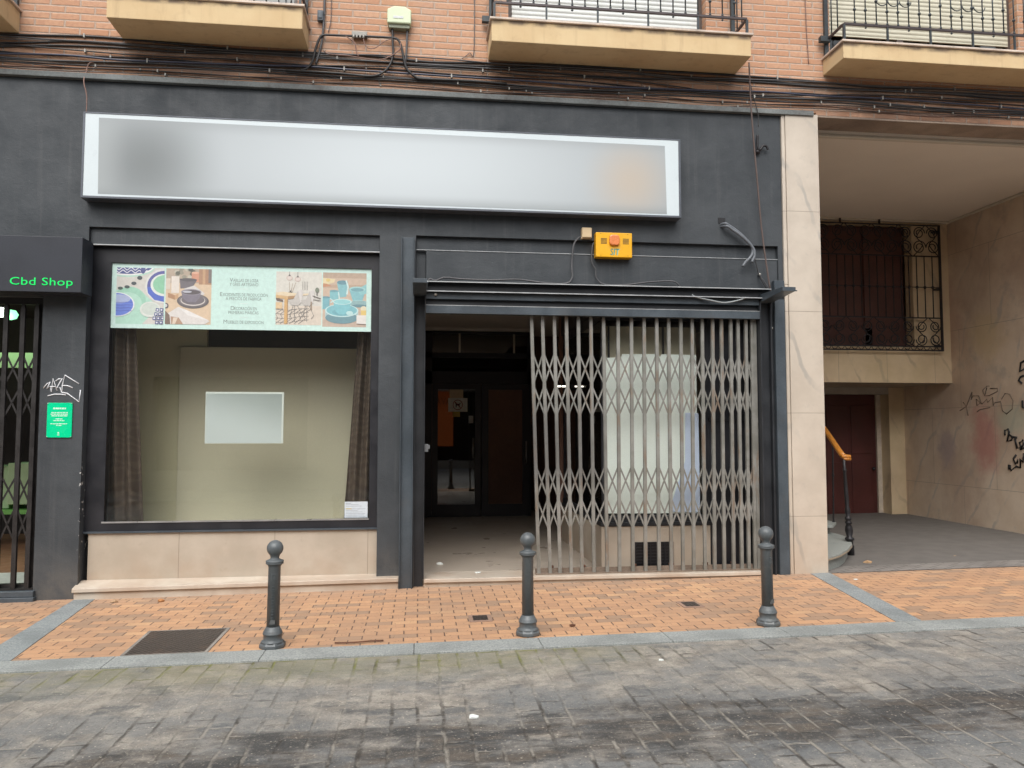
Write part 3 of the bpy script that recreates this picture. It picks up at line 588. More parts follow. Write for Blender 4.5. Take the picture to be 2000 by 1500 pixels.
for part_ in (bl[:4], bl[4:6], bl[6:8], bl[8:]): strokes(part_, .017, lambda a,b: (8.799,a,b)).build('graffiti', M_blacktag, bld, label='thick black scrawled graffiti on the passage wall')
fl = [[(11.089,2.154),(11.104,2.219),(11.013,2.279),(10.961,2.276)],[(10.945,2.237),(10.792,2.229),(10.794,2.185),(10.968,2.13),(11.073,2.128),(11.014,2.253),(11.054,2.153)],
 [(11.554,2.042),(11.482,1.973),(11.34,2.205),(11.365,2.074),(11.325,2.139),(11.197,2.133),(11.149,2.027),(11.241,1.979),(11.254,2.083),(11.132,2.001),(11.023,2.074),(11.008,2.023),(10.901,2.095),(10.89,1.968),(10.853,2.017),(10.735,2.026)],
 [(10.717,2.062),(10.646,2.146),(10.55,2.13),(10.49,2.029),(10.512,1.907),(10.629,1.836),(10.709,1.887),(10.736,2.013)],[(11.246,1.881),(11.19,1.912),(10.96,1.944)],[(11.637,1.91),(11.482,1.973),(11.451,1.826)]]
strokes(fl, .008, lambda a,b: (8.799,a,b)).build('graffiti', M_faint, bld, label='faded thin graffiti on the passage wall')

# ------------------------------------------------------------------ steel door frame
sf = thing('steel_door_frame', 'slate grey steel beam frame with projecting bracket arms round the gated doorway', 'door frame', (1.9,7.95,0))
MB().box(-.198,-.190,7.90,8.0,-.05,3.59).box(-.073,-.065,7.90,8.0,-.05,3.59).box(-.190,-.073,7.945,8.0,-.05,3.592).build('column', M_steel, sf, bevel=.002)
MB().box(.043,.052,7.93,8.06,.088,3.02).box(-.0645,-.056,7.945,8.06,-.05,3.15).box(-.056,.043,8.02,8.06,-.05,3.15).build('column', M_steeldk, sf, bevel=.002)
MB().box(3.675,3.69,7.93,8.06,.09,3.02).box(3.69,3.805,8.0,8.06,0,3.03).box(3.805,3.82,7.95,8.06,0,3.03).box(3.82,3.855,7.99,8.05,0,3.03).build('column', M_steeldk, sf, bevel=.002)
MB().box(3.855,3.968,7.945,8.02,0,3.022).box(3.855,3.968,7.945,8.02,3.075,3.235).build('column', M_steel, sf, bevel=.002)
bm = MB().box(.062,3.79,7.89,8.015,3.121,3.131).box(.062,3.79,7.89,8.015,3.022,3.032).box(.062,3.79,7.965,8.0,3.032,3.121)
bm.box(.062,.070,7.89,7.965,3.032,3.121)
bm.build('beam', M_steeldk, sf, bevel=.0015)
MB().box(.062,3.79,7.8885,7.8899,3.1212,3.1308).box(.062,3.79,7.8885,7.8899,3.0222,3.0318).box(.055,3.673,7.928,7.9299,2.884,2.890).build('pale_edge', M_edge, sf)  # thin pale strips along the flange fronts and the lower beam
MB().box(.055,3.673,7.945,8.0,2.955,3.02).box(.055,3.673,7.93,8.0,2.803,2.884).build('beam', M_steel, sf, bevel=.002)
MB().box(.055,3.673,7.99,8.0,2.884,2.955).build('beam', M_steeldk, sf)
for (a, b) in ((-.077,.061),(3.687,3.829)):
    MB().hexa([(a,7.42,3.021),(b,7.42,3.021),(b,8.0,2.985),(a,8.0,2.985),(a,7.42,3.063),(b,7.42,3.063),(b,8.0,3.075),(a,8.0,3.075)]).box(b-.004,b+.012,7.41,7.425,3.018,3.03).build('bracket_arm', M_steel, sf, bevel=.002)
MB().lathe([(.012,0),(.016,.01),(.016,.02),(.01,.03)], (.155,7.93,2.985), 10).build('bolt', M_clip, sf)
MB().lathe([(.012,0),(.014,.01),(.01,.022)], (3.835,7.985,2.70), 8).build('bolt', M_clip, sf)
lk = MB().box(.05,.09,7.965,8.0,1.37,1.45).box(.09,.105,7.97,7.995,1.40,1.44).build('latch', mat('dull_latch', (.17,.18,.19), .5, .3), sf, bevel=.003)

# ------------------------------------------------------------------ folding gates
def folding_gate(root, tops, bots, y, ztop, zbot, Z, bw, material, closed_edge=True, nrow=(2,2)):
    n = len(tops)
    xat = lambda i, z: bots[i]+(tops[i]-bots[i])*(z-zbot)/(ztop-zbot)
    tops = [q+random.uniform(-.006,.006) for q in tops]; bots = [q+random.uniform(-.005,.005) for q in bots]
    for i in range(n):
        b = MB()
        for yy, d in ((y, .010), (y+.024, .008)):
            a0, a1 = bots[i], tops[i]; h = bw/2; zt = ztop-.05
            at = xat(i, zt)
            b.hexa([(a0-h,yy,zbot),(a0+h,yy,zbot),(a0+h,yy+d,zbot),(a0-h,yy+d,zbot),(at-h,yy,zt),(at+h,yy,zt),(at+h,yy+d,zt),(at-h,yy+d,zt)])
            b.hexa([(at-h,yy,zt),(at+h,yy,zt),(at+h,yy+d,zt),(at-h,yy+d,zt),(a1-h*.55,yy,ztop),(a1+h*.55,yy,ztop),(a1+h*.55,yy+d,ztop),(a1-h*.55,yy+d,ztop)])
        for zz in (zbot+.05, zbot+.30, zbot+1.02, zbot+1.36, Z[0][0]+.12, ztop-.12):
            xx = xat(i, zz); b.box(xx-.005, xx+.005, y-.004, y, zz-.005, zz+.005)
        b.build('bar', material, root)
    for zs in Z:
        l = MB()
        def strip(pa, pb, yy):
            (xa,za),(xb,zb) = pa,pb; dx, dz = xb-xa, zb-za; L = math.hypot(dx,dz); nx, nz = -dz/L*.0085, dx/L*.0085
            q = [(xa-nx,za-nz),(xb-nx,zb-nz),(xb+nx,zb+nz),(xa+nx,za+nz)]
            if dx*nz-dz*nx < 0: q = q[::-1]
            l.xprism(q, yy, yy+.004)
        for i in range(n-1):
            za, zm, zb = zs
            for (p, q) in ((za,zm),(zm,zb)):
                strip((xat(i,p),p), (xat(i+1,q),q), y+.011); strip((xat(i+1,p),p), (xat(i,q),q), y+.0175)
                xm = (xat(i,p)+xat(i+1,q))/2; l.box(xm-.006, xm+.006, y+.007, y+.011, (p+q)/2-.006, (p+q)/2+.006)
        l.build('lattice', material, root)
fg = thing('folding_gate', 'worn grey metal scissor gate drawn half across the doorway', 'gate', (2.45,8.02,.09))
tops = [1.166,1.287,1.414,1.547,1.675,1.815,1.955,2.107,2.254,2.397,2.539,2.677,2.815,2.942,3.058,3.168,3.273,3.373,3.461,3.546,3.616,3.656]
bots = [1.249,1.362,1.471,1.585,1.705,1.837,1.975,2.107,2.257,2.397,2.542,2.671,2.801,2.926,3.051,3.159,3.267,3.365,3.463,3.538,3.610,3.652]
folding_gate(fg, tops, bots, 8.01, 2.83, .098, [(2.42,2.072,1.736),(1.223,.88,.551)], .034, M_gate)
MB().box(1.21,3.66,8.0,8.06,.0885,.103).box(1.21,3.66,8.046,8.052,.103,.15).build('bottom_rail', mat('rusty_rail', (.20,.155,.12), .6, .2, var=.3), fg)
for xx in (1.362,1.705,2.257,2.671,3.051,3.365): MB().lathe([(.03,0),(.03,.02)], (xx+.02,8.075,.15), 12).build('wheel', M_rust, fg)
fg2 = thing('folding_gate', 'black metal scissor gate closed across the green lettered shop door', 'gate', (-4.6,8.03,.06))
xs = [-4.98,-4.83,-4.68,-4.51,-4.355,-4.20,-4.035,-3.889,-3.757]
folding_gate(fg2, xs, [x+.0 for x in xs], 8.02, 2.83, .07, [(2.36,2.03,1.70),(1.17,.867,.497)], .042, M_gatedk)
MB().box(-5.05,-3.70,8.01,8.07,.0525,.068).build('bottom_rail', M_gatedk, fg2)

# ------------------------------------------------------------------ signs
sg = thing('shop_sign', 'long white fascia sign with blurred grey and peach print above the shop', 'sign', (-.28,7.9,4.3))
sgx0, sgx1, z0, z1 = -3.315, 2.775, 3.868, 4.728
MB().box(sgx0,sgx1,7.85,8.0,z0,z0+.022).box(sgx0,sgx1,7.85,8.0,z1-.012,z1).box(sgx0,sgx0+.02,7.85,8.0,z0+.022,z1-.012).box(sgx1-.024,sgx1,7.85,8.0,z0+.022,z1-.012).build('frame', mat('sign_frame', (.10,.11,.13), .4, .3), sg, bevel=.002)
MB().box(sgx0+.02,sgx1-.024,7.855,7.99,z0+.022,z1-.012).build('panel', M_white, sg)
MB().xprism([(-3.155,3.912),(2.615,3.905),(2.601,4.650),(-3.168,4.676)], 7.8535, 7.8545).build('print', M_print, sg)
cs = thing('shop_sign', 'black box sign with green letters over the small left shop door', 'sign', (-4.6,7.75,3.2))
MB().box(-8,-3.238,7.752,8.0,2.912,3.45).build('box', M_navy, cs, bevel=.004)
MB().text('Cbd Shop', .105, -3.886, 7.751, 2.976, width=.565, ext=.003, spacing=1.05).build('lettering', M_green, cs)
pq = thing('plaque', 'small bright green opening hours plaque on the black pillar', 'plaque', (-3.497,7.99,1.69))
MB().box(-3.612,-3.381,7.988,8.0,1.521,1.860).build('plate', M_plaq, pq, bevel=.002)
for a in (-3.606,-3.387):
    for b in (1.527,1.854): MB().lathe([(.006,0),(.006,.006)], (a,7.988,b-.003), 8).build('screw', M_alu, pq)
pt = MB()
def txtbar(x0, x1, z, h):
    x = x0
    while x < x1:
        wd = min(random.uniform(.012,.035), x1-x); pt.box(x, x+wd, 7.987, 7.988, z, z+h); x += wd+.004
for (a, b, zz, h) in ((-3.555,-3.435,1.797,.016),(-3.572,-3.42,1.760,.008),(-3.578,-3.42,1.745,.008),(-3.570,-3.42,1.728,.009),(-3.532,-3.468,1.698,.008),(-3.55,-3.45,1.682,.008),(-3.578,-3.425,1.651,.008),(-3.525,-3.472,1.635,.008)): txtbar(a,b,zz,h)
pt.box(-3.512,-3.492,7.987,7.988,1.542,1.548).box(-3.510,-3.494,7.987,7.988,1.552,1.558).box(-3.508,-3.496,7.987,7.988,1.562,1.574)
pt.build('lettering', mat('plaque_print', (.62,.85,.72), .5, var=.02), pq)

# ------------------------------------------------------------------ printed window poster
class Pic:
    """a printed photograph: inked polygons in layers, clipped to their rectangle"""
    def __init__(s, x0, x1, z0, z1, y): s.b = (x0,x1,z0,z1); s.y = y; s.mb = MB(); s.mats = []; s.k = 0
    def ink(s, c):
        m = flat(c)
        if m not in s.mats: s.mats.append(m)
        return s.mats.index(m)
    def poly(s, pts, c):
        P = list(pts)
        for ax, lim, sgn in ((0,0,1),(0,1,-1),(1,0,1),(1,1,-1)):
            Q = []
            for i in range(len(P)):
                a, b = P[i], P[(i+1)%len(P)]; ia, ib = (a[ax]-lim)*sgn >= 0, (b[ax]-lim)*sgn >= 0
                if ia: Q.append(a)
                if ia != ib:
                    t = (lim-a[ax])/(b[ax]-a[ax]); Q.append((a[0]+(b[0]-a[0])*t, a[1]+(b[1]-a[1])*t))
            P = Q
            if len(P) < 3: return s
        ar = sum(P[i][0]*P[(i+1)%len(P)][1]-P[(i+1)%len(P)][0]*P[i][1] for i in range(len(P)))
        if ar < 0: P = P[::-1]
        s.k += 1; x0,x1,z0,z1 = s.b
        s.mb.poly([(x0+u*(x1-x0), s.y-s.k*.00006, z0+v*(z1-z0)) for u,v in P], s.ink(c)); return s
    def ell(s, cx, cy, rx, ry, c, a0=0, a1=360, n=28):
        return s.poly([(cx+rx*math.cos(RAD(a0+(a1-a0)*i/n)), cy+ry*math.sin(RAD(a0+(a1-a0)*i/n))) for i in range(n if a1-a0 == 360 else n+1)], c)
    def rect(s, x0, x1, y0, y1, c): return s.poly([(x0,y0),(x1,y0),(x1,y1),(x0,y1)], c)
    def line(s, pts, w, c):
        x0,x1,z0,z1 = s.b; asp = (x1-x0)/(z1-z0)
        for (a, b) in zip(pts, pts[1:]):
            dx, dy = (b[0]-a[0])*asp, b[1]-a[1]; L = math.hypot(dx,dy) or 1; nx, ny = -dy/L*w/asp, dx/L*w
            s.poly([(a[0]-nx,a[1]-ny),(b[0]-nx,b[1]-ny),(b[0]+nx,b[1]+ny),(a[0]+nx,a[1]+ny)], c)
        return s
    def build(s, parent): return s.mb.build('printed_photo', s.mats, parent)
po = thing('window_poster', 'pale mint banner with tableware photos and text across the top of the display window', 'poster', (-1.8,8.12,2.95))
MB().box(-3.10,-.512,8.118,8.129,2.622,3.284).build('sheet', flat((206,240,232)), po)
YP = 8.1175
p = Pic(-3.053,-2.592,2.666,3.240,YP).rect(0,1,0,1,(214,212,205))
p.poly([(.0,.0),(.55,.0),(.9,.3),(.5,.6),(.0,.6)],(176,224,205)).ell(.28,.42,.34,.24,(158,214,190)).ell(.24,.36,.30,.20,(178,225,206))
p.ell(.20,1.02,.60,.19,(182,222,206)).ell(.20,1.03,.58,.17,(238,240,240)).ell(.20,1.04,.55,.155,(48,66,138))
for k in range(3):
    p.line([(-.3+i*.085, .93+.05*k+(.028 if i % 2 else -.028)) for i in range(12)], .008, (225,228,238))
p.ell(.545,.955,.05,.06,(60,72,140)).ell(.48,.82,.055,.035,(28,52,62)).ell(.36,.72,.055,.03,(28,52,62)).ell(.22,.655,.055,.028,(30,60,60)).ell(.08,.63,.055,.026,(30,66,60))
p.ell(1.0,.68,.40,.31,(226,228,226)).ell(1.0,.68,.36,.275,(74,80,160)).poly([(.64,.66),(.66,.55),(.80,.43),(1,.40),(1,.55),(.72,.66)],(58,96,200)).ell(1.0,.70,.29,.20,(228,236,230)).ell(1.02,.71,.26,.17,(140,206,170))
p.ell(.02,.34,.37,.215,(236,240,244)).ell(.02,.34,.34,.20,(86,122,222)).ell(.05,.44,.25,.08,(170,186,226))
for k in range(4): p.line([(-.1,.38-.05*k),(.1,.375-.05*k),(.25,.385-.05*k),(.33,.38-.05*k)], .005, (60,84,190))
p.ell(.72,.26,.22,.14,(222,228,222)).ell(.72,.27,.18,.11,(206,218,210))
for i in range(4):
    for j in range(4):
        cx, cy = .78+.085*i+.03*j, .03+.075*j
        if cx+cy*.2 > .82: p.poly([(cx-.04,cy-.028),(cx+.03,cy-.034),(cx+.042,cy+.026),(cx-.03,cy+.032)],(52,72,140)).poly([(cx-.02,cy-.013),(cx+.014,cy-.016),(cx+.02,cy+.012),(cx-.014,cy+.015)],(232,234,240))
p.build(po)
p = Pic(-2.577,-2.130,2.669,3.242,YP).rect(0,1,0,1,(222,196,164)).rect(0,1,.74,1,(186,168,148)).rect(.72,1,.72,1,(176,132,98)).rect(.80,.86,.72,1,(200,160,120)).rect(.93,1,.75,1,(120,110,106))
for i in range(16): p.ell(.22+.40*random.random(), .84+.16*random.random(), .05, .035, random.choice([(90,92,76),(150,146,128),(66,66,58),(196,190,172)]))
p.rect(.56,.72,.76,.93,(214,150,120)).ell(.64,.93,.08,.02,(232,180,150)).poly([(.30,.82),(.68,.80),(.58,.66),(.32,.64)],(104,98,106)).ell(.49,.80,.19,.03,(74,68,76))
p.rect(.12,.29,.56,.86,(232,224,214)).rect(.0,.10,.62,.82,(220,206,190)).poly([(.05,.56),(.20,.52),(.20,.44),(.05,.48)],(176,130,88)).poly([(.2,.52),(.28,.55),(.28,.47),(.2,.44)],(206,164,120))
p.poly([(.40,.64),(.62,.70),(.86,.56),(.74,.46),(.50,.54)],(218,214,212))
p.ell(.60,.42,.35,.135,(84,78,80)).ell(.60,.435,.31,.115,(112,104,108)).ell(.60,.43,.27,.095,(222,214,208)).ell(.60,.44,.255,.088,(100,92,100))
p.poly([(.34,.58),(.78,.58),(.74,.47),(.66,.40),(.48,.40),(.38,.47)],(118,112,128)).ell(.56,.58,.225,.055,(148,144,156)).ell(.56,.578,.20,.043,(72,62,70)).ell(.47,.585,.10,.02,(190,192,204))
p.poly([(.0,.16),(.28,.31),(.46,.26),(.98,.06),(.86,.0),(.0,.0)],(224,220,216)).poly([(.28,.31),(.46,.26),(.98,.07),(.5,.16)],(238,236,234)).poly([(.0,.24),(.1,.16),(.12,.0),(.0,.0)],(112,88,72)).poly([(.12,.14),(.3,.12),(.4,.0),(.14,.0)],(176,140,112)).poly([(.18,.12),(.28,.12),(.22,.0),(.16,.0)],(226,208,188))
p.ell(.01,.33,.06,.05,(70,66,78)).ell(.01,.33,.035,.03,(214,210,210))
p.build(po)
p = Pic(-1.486,-1.023,2.681,3.237,YP).rect(0,1,0,1,(222,220,210)).rect(0,1,0,.36,(220,208,192)).rect(0,1,.36,.62,(214,212,204))
for k in range(7):
    p.line([(-.1+.10*k,.02),(.05+.10*k,.12),(.0+.10*k,.20),(.16+.10*k,.30)], .005, (112,108,104))
for k in range(4): p.line([(0,.05+.08*k),(.25,.03+.08*k),(.5,.08+.075*k),(.72,.10+.07*k)], .004, (128,122,116))
for cx, cy in ((.29,.88),(.47,.86)):
    p.line([(cx,1.0),(cx,cy+.06)], .003, (90,86,82)); p.ell(cx,cy,.066,.046,(206,180,168)).ell(cx,cy,.055,.038,(222,210,202)).poly([(cx-.03,cy+.035),(cx+.03,cy+.035),(cx,cy+.075)],(80,74,70))
for (a,b) in (((.30,.58),(.29,.80)),((.32,.58),(.36,.78)),((.34,.58),(.43,.80))): p.line([a,b], .003, (160,130,100))
for k in range(4): p.line([(.58+.035*k,.66),(.58+.035*k,.82)], .003, (120,116,112))
p.ell(.32,.57,.022,.08,(52,52,48)).ell(.31,.60,.05,.022,(60,60,54)).poly([(0,.60),(.15,.62),(.55,.585),(.78,.60),(.78,.57),(.26,.53),(0,.55)],(232,214,180))
p.poly([(0,.56),(.26,.535),(.26,.475),(0,.50)],(214,176,120)).poly([(.26,.535),(.5,.56),(.5,.51),(.26,.475)],(170,132,84)).rect(.185,.245,.02,.50,(212,168,100)).rect(.245,.262,.03,.48,(176,132,72)).poly([(0,.50),(.15,.47),(.16,.43),(.02,.45)],(96,72,56)).rect(.0,.14,.30,.42,(226,196,150))
for ox, s_ in ((.28,1.),(.56,.9)):
    p.line([(ox+.13*s_,.38),(ox+.13*s_,.06)], .004, (120,120,118)).line([(ox+.18*s_,.38),(ox+.30*s_,.18),(ox+.24*s_,.12)], .004, (130,128,126)).line([(ox+.1*s_,.37),(ox+.02*s_,.14)], .004, (140,138,134))
    p.poly([(ox-.02,.46),(ox+.10*s_,.48),(ox+.20*s_,.64),(ox+.30*s_,.67),(ox+.31*s_,.60),(ox+.28*s_,.42),(ox+.20*s_,.36),(ox+.06*s_,.37)],(196,192,186)).poly([(ox+.20*s_,.64),(ox+.30*s_,.67),(ox+.31*s_,.60),(ox+.28*s_,.42),(ox+.25*s_,.44)],(218,214,210))
p.rect(.76,.785,.28,.44,(150,128,104)).ell(.90,.66,.045,.05,(112,124,104)).rect(.885,.91,.56,.63,(90,88,82)).line([(.80,.55),(.98,.50)],.008,(90,84,78)).line([(.82,.48),(.98,.46)],.006,(110,104,98))
p.build(po)
p = Pic(-1.013,-.565,2.668,3.238,YP).rect(0,1,0,1,(206,182,160)).rect(0,1,.72,.78,(190,164,140)).rect(0,1,.9,1,(188,164,142)).rect(0,1,0,.12,(198,176,158))
p.poly([(0,.90),(.28,.88),(.26,.82),(.12,.78),(0,.80)],(230,214,170)).ell(.12,.86,.05,.03,(226,200,120)).poly([(0,.80),(.1,.79),(.2,.75),(0,.73)],(200,140,100))
p.poly([(.32,.82),(.55,.86),(.58,.72),(.54,.56),(.40,.54),(.36,.66)],(128,190,198)).ell(.45,.82,.125,.04,(92,146,160)).line([(.53,.86),(.58,.74),(.55,.60)],.014,(208,234,232))
p.rect(.16,.36,.50,.66,(126,192,200)).ell(.26,.66,.10,.02,(98,160,172)).line([(.36,.64),(.38,.52)],.010,(206,232,230)).rect(.0,.16,.32,.54,(112,178,190)).ell(.07,.54,.10,.02,(92,152,166)).line([(.17,.52),(.24,.48),(.18,.44)],.010,(198,230,230))
p.poly([(.60,.70),(.98,.68),(.90,.46),(.70,.46)],(126,190,198)).poly([(.78,.70),(1,.80),(1,.62),(.86,.60)],(138,200,204)).ell(.79,.70,.185,.05,(160,212,212)).ell(.79,.69,.15,.035,(104,164,174))
for k in range(4): p.ell(.84,.46-.02*k,.20,.035,(176,214,212)).ell(.84,.455-.02*k,.19,.03,(90,140,150))
for k in range(4): p.ell(.44,.25-.025*k+.0,.38,.115,(206,232,232)).ell(.44,.243-.025*k,.375,.11,(96,146,158))
p.ell(.44,.30,.385,.12,(196,230,230)).ell(.44,.305,.35,.105,(118,190,200)).ell(.44,.27,.22,.06,(98,170,184))
p.poly([(.24,.46),(.66,.46),(.58,.28),(.50,.23),(.38,.23),(.30,.28)],(120,196,206)).ell(.45,.465,.215,.055,(206,236,234)).ell(.45,.462,.19,.043,(146,212,216)).ell(.62,.255,.08,.04,(190,228,228))
p.ell(.94,.34,.07,.05,(232,222,190)).rect(.88,1,.22,.31,(230,200,110)).rect(.78,1,.06,.22,(234,230,224)).line([(.78,.06),(1,.05)],.006,(120,104,92))
p.build(po)
cx = -1.808; M_ink = flat((128,146,142))
def sc_line(big, rest, z, wd, y=YP-.0004):      # one line of small capitals, the first letter larger
    off_ = {'V': .036, 'E': .031, 'D': .040, 'M': .047}[big]
    MB().text(big, .058, cx-wd/2, y, z, width=None, ext=.0003).text(rest, .046, cx-wd/2+off_, y, z, width=wd-off_, ext=.0003).build('text_line', M_ink, po)
def small_line(body, z, wd): MB().text(body,.046,cx,YP-.0004,z,'CENTER',wd,ext=.0003).build('text_line', M_ink, po)
sc_line('V','AJILLAS DE LOZA',3.118,.288); small_line('Y GRES ARTESANO',3.076,.285)
sc_line('E','XCEDENTES DE PRODUCCIÓN',2.968,.480); small_line('A PRECIOS DE FÁBRICA',2.928,.355)
sc_line('D','ECORACIÓN EN',2.826,.262); small_line('PRIMERAS MARCAS',2.784,.300)
sc_line('M','UEBLES DE EXPOSICIÓN',2.684,.400)
for zz in (3.045,2.893,2.752): MB().box(cx-.042,cx+.042,YP-.0006,YP-.0001,zz-.002,zz+.002).build('divider_line', flat((232,244,240)), po)

# ------------------------------------------------------------------ other things in the display window
no = thing('window_notice', 'blank pale grey notice board with white edges hanging in the display window', 'notice', (-1.78,8.15,1.72))
MB().box(-2.167,-1.393,8.141,8.150,1.457,1.984).build('board', M_paper, no)
MB().box(-2.163,-1.411,8.1402,8.1409,1.462,1.966).build('print', M_notice, no)
sk = thing('window_sticker', 'small white text sticker in the lower right corner of the display window', 'sticker', (-.644,8.12,.77))
MB().box(-.762,-.528,8.124,8.1295,.692,.856).build('sheet', flat((214,226,236)), sk)
sl_ = MB().box(-.75,-.70,8.1234,8.1239,.837,.842); sl2 = MB().box(-.75,-.69,8.1234,8.1239,.779,.788)
for k, wd in enumerate((.13,.16,.20,.12,.17,.20,.19,.20)): sl_.box(-.75,-.75+wd,8.1234,8.1239,.825-.016*k-(.012 if k > 1 else 0),.828-.016*k-(.012 if k > 1 else 0))
sl_.build('lettering', flat((128,140,156)), sk); sl2.build('highlight', flat((226,200,70)), sk)
def curtain(label, x0t, x1t, x0b, x1b, folds):
    n = 60; m = MB(); rows = 14; vs = []
    for j in range(rows+1):
        t_ = j/rows; z = 3.30-(3.30-.565)*t_
        for i in range(n+1):
            s_ = i/n; x = (x0t+(x1t-x0t)*s_)*(1-t_)+(x0b+(x1b-x0b)*s_)*t_
            y = 8.30+.032*math.sin(s_*folds*2*math.pi+.6*math.sin(t_*3))+.012*math.sin(s_*folds*5.1+t_*4)+.01*t_*math.sin(9*s_)
            vs.append((x, y, z))
    fs = [(j*(n+1)+i, (j+1)*(n+1)+i, (j+1)*(n+1)+i+1, j*(n+1)+i+1) for j in range(rows) for i in range(n)]
    m.add(vs, fs, 0, True); o = m.build('curtain', M_curt, None, label=label, cat='curtain', group='curtains in the display window')
    md = o.modifiers.new('thick', 'SOLIDIFY'); md.thickness = .004
    return o
curtain('brown patterned satin curtain at the left edge of the display window', -3.18, -2.97, -3.17, -2.80, 2.3)
curtain('brown patterned satin curtain narrowing upwards at the right edge of the display window', -.62, -.44, -.79, -.44, 2.6)
MB().box(-2.68,-.45,8.98,9.015,.56,2.53).build('display_panel', M_panel, None, bevel=.004, label='tall taupe partition panel standing inside the display window', cat='panel')
MB().xprism([(2.005,.69),(3.06,.68),(3.055,2.43),(2.66,2.435),(2.64,2.40),(2.62,2.435),(2.21,2.43),(2.20,2.395),(2.002,2.385)], 8.228, 8.232).build('paper_sheet', M_palegreen, None, label='large pale green paper covering the glass behind the gate', cat='paper sheet')
MB().xprism([(2.72,.70),(3.075,.69),(3.07,1.78),(2.92,1.785),(2.91,1.25),(2.76,.82)], 8.218, 8.222).build('paper_sheet', M_bluepaper, None, label='pale blue paper strip over the lower right of the green paper', cat='paper sheet')
# notices on the vestibule door
MB().box(.52,.755,13.465,13.470,2.14,2.32).build('door_notice', mat('kraft_paper', (.68,.57,.38), .7), None, label='cream notice with a small dark mark at the top of the vestibule door', cat='notice')
dn = thing('door_notice', 'white no dogs sign with red circle on the vestibule door', 'notice', (.66,13.46,2.03))
MB().box(.495,.83,13.458,13.463,1.91,2.15).build('sheet', mat('grey_white_paper', (.80,.81,.74), .7), dn)
ring = [(.66+.082*math.cos(a),13.456,2.03+.085*math.sin(a)) for a in [i*math.pi/12 for i in range(25)]]
MB().tube(ring,.006,5).tube([(.602,13.456,2.09),(.718,13.456,1.97)],.006,5).build('red_circle', mat('red_print', (.30,.03,.02), .6), dn)
MB().xprism([(.625,1.985),(.637,1.985),(.642,2.02),(.675,2.02),(.682,1.985),(.694,1.985),(.692,2.03),(.712,2.065),(.70,2.07),(.685,2.047),(.645,2.05),(.632,2.078),(.608,2.07),(.61,2.058),(.625,2.05)],13.4565,13.4575).build('dog_symbol', M_blacktag, dn)
MB().box(.575,.70,13.466,13.470,1.82,1.91).build('door_notice', mat('yellow_paper', (.52,.40,.10), .7), None, label='small yellow note under the no dogs sign', cat='notice')
MB().box(.85,.93,13.440,13.446,1.71,1.84).build('door_notice', mat('silver_label', (.50,.50,.48), .5), None, label='small silver keypad label on the vestibule door frame', cat='label')

lp = thing('strip_lamp', 'small lit white strip lamp in the dark vestibule behind the gate', 'lamp', (1.86,10.0,2.17))
for xx in (1.80,1.865): MB().tube([(xx,9.99,2.17),(xx+.05,9.99,2.17)], .010, 8).build('tube', mat('lit_strip', (.9,.9,.85), .5, emit=(1.,.92,.78), estr=2.0), lp)
MB().box(1.79,1.965,10.0,10.02,2.155,2.19).build('bracket', M_frame, lp)

# ------------------------------------------------------------------ alarm, boxes, wires on the facade
al = thing('alarm_box', 'amber yellow alarm box with orange lamp and green letters above the gate', 'alarm box', (2.05,7.96,3.57))
MB().box(1.852,2.247,7.915,8.018,3.436,3.702).build('case', M_yellow, al, bevel=.006)
MB().xprism([(2.05+.056*math.copysign(abs(math.cos(a))**.55,math.cos(a)),3.617+.058*math.copysign(abs(math.sin(a))**.55,math.sin(a))) for a in [i*math.pi/14 for i in range(28)]],7.885,7.915).build('lamp', M_lamp, al, bevel=.012, smooth=False)
for ox in (1.905,2.145):
    v_ = MB()
    for k in range(5): v_.box(ox,ox+.066,7.9135,7.9155,3.58+k*.013,3.586+k*.013)
    v_.build('vent_slots', M_blacktag, al)
MB().text('SIT',.098,2.052,7.9130,3.461,'CENTER',.098,ext=.0006,shear=.1).build('lettering', M_teal, al)
MB().text('SIT',.098,2.057,7.9140,3.458,'CENTER',.106,ext=.0002,shear=.1).build('letter_outline', M_tealpale, al)
for a in (1.905,2.20):
    for b in (3.452,3.686): MB().lathe([(.004,0),(.004,.004)],(a,7.9135,b),6).build('screw', M_blacktag, al)
jb = thing('junction_box', 'small cream junction box left of the yellow alarm box', 'junction box', (1.758,7.97,3.70))
MB().box(1.706,1.816,7.94,8.05,3.642,3.757).build('case', M_cream, jb, bevel=.012); MB().box(1.714,1.808,7.935,7.942,3.650,3.749).build('lid', M_cream, jb, bevel=.006)
MB().lathe([(.014,0),(.014,.02)],(1.712,7.975,3.635),8).build('grommet', M_cream, jb)
tb = thing('telecom_box', 'pale green domed telecom box on the brick wall', 'junction box', (-.242,7.95,5.93))
MB().xprism([(-.368,5.855),(-.118,5.855),(-.118,6.005),(-.19,6.040),(-.296,6.040),(-.368,6.005)],7.90,8.0).build('cover', M_pgbox, tb, bevel=.012)
MB().box(-.352,-.134,7.925,8.0,5.815,5.853).build('base', mat('green_grey_plastic', (.22,.24,.17), .5), tb, bevel=.004)
MB().box(-.305,-.20,7.8965,7.8995,5.905,5.930).build('name_plate', flat((222,226,228)), tb)
tr = thing('terminal_block', 'white four way cable terminal block on the brick wall', 'terminal block', (-.65,7.96,5.73))
MB().box(-.735,-.575,7.94,8.0,5.715,5.762).build('case', M_clip, tr, bevel=.006)
for k in range(4): MB().lathe([(.008,0),(.011,.01),(.009,.03)],(-.715+k*.034,7.945,5.690),8).build('plug', M_clip, tr)

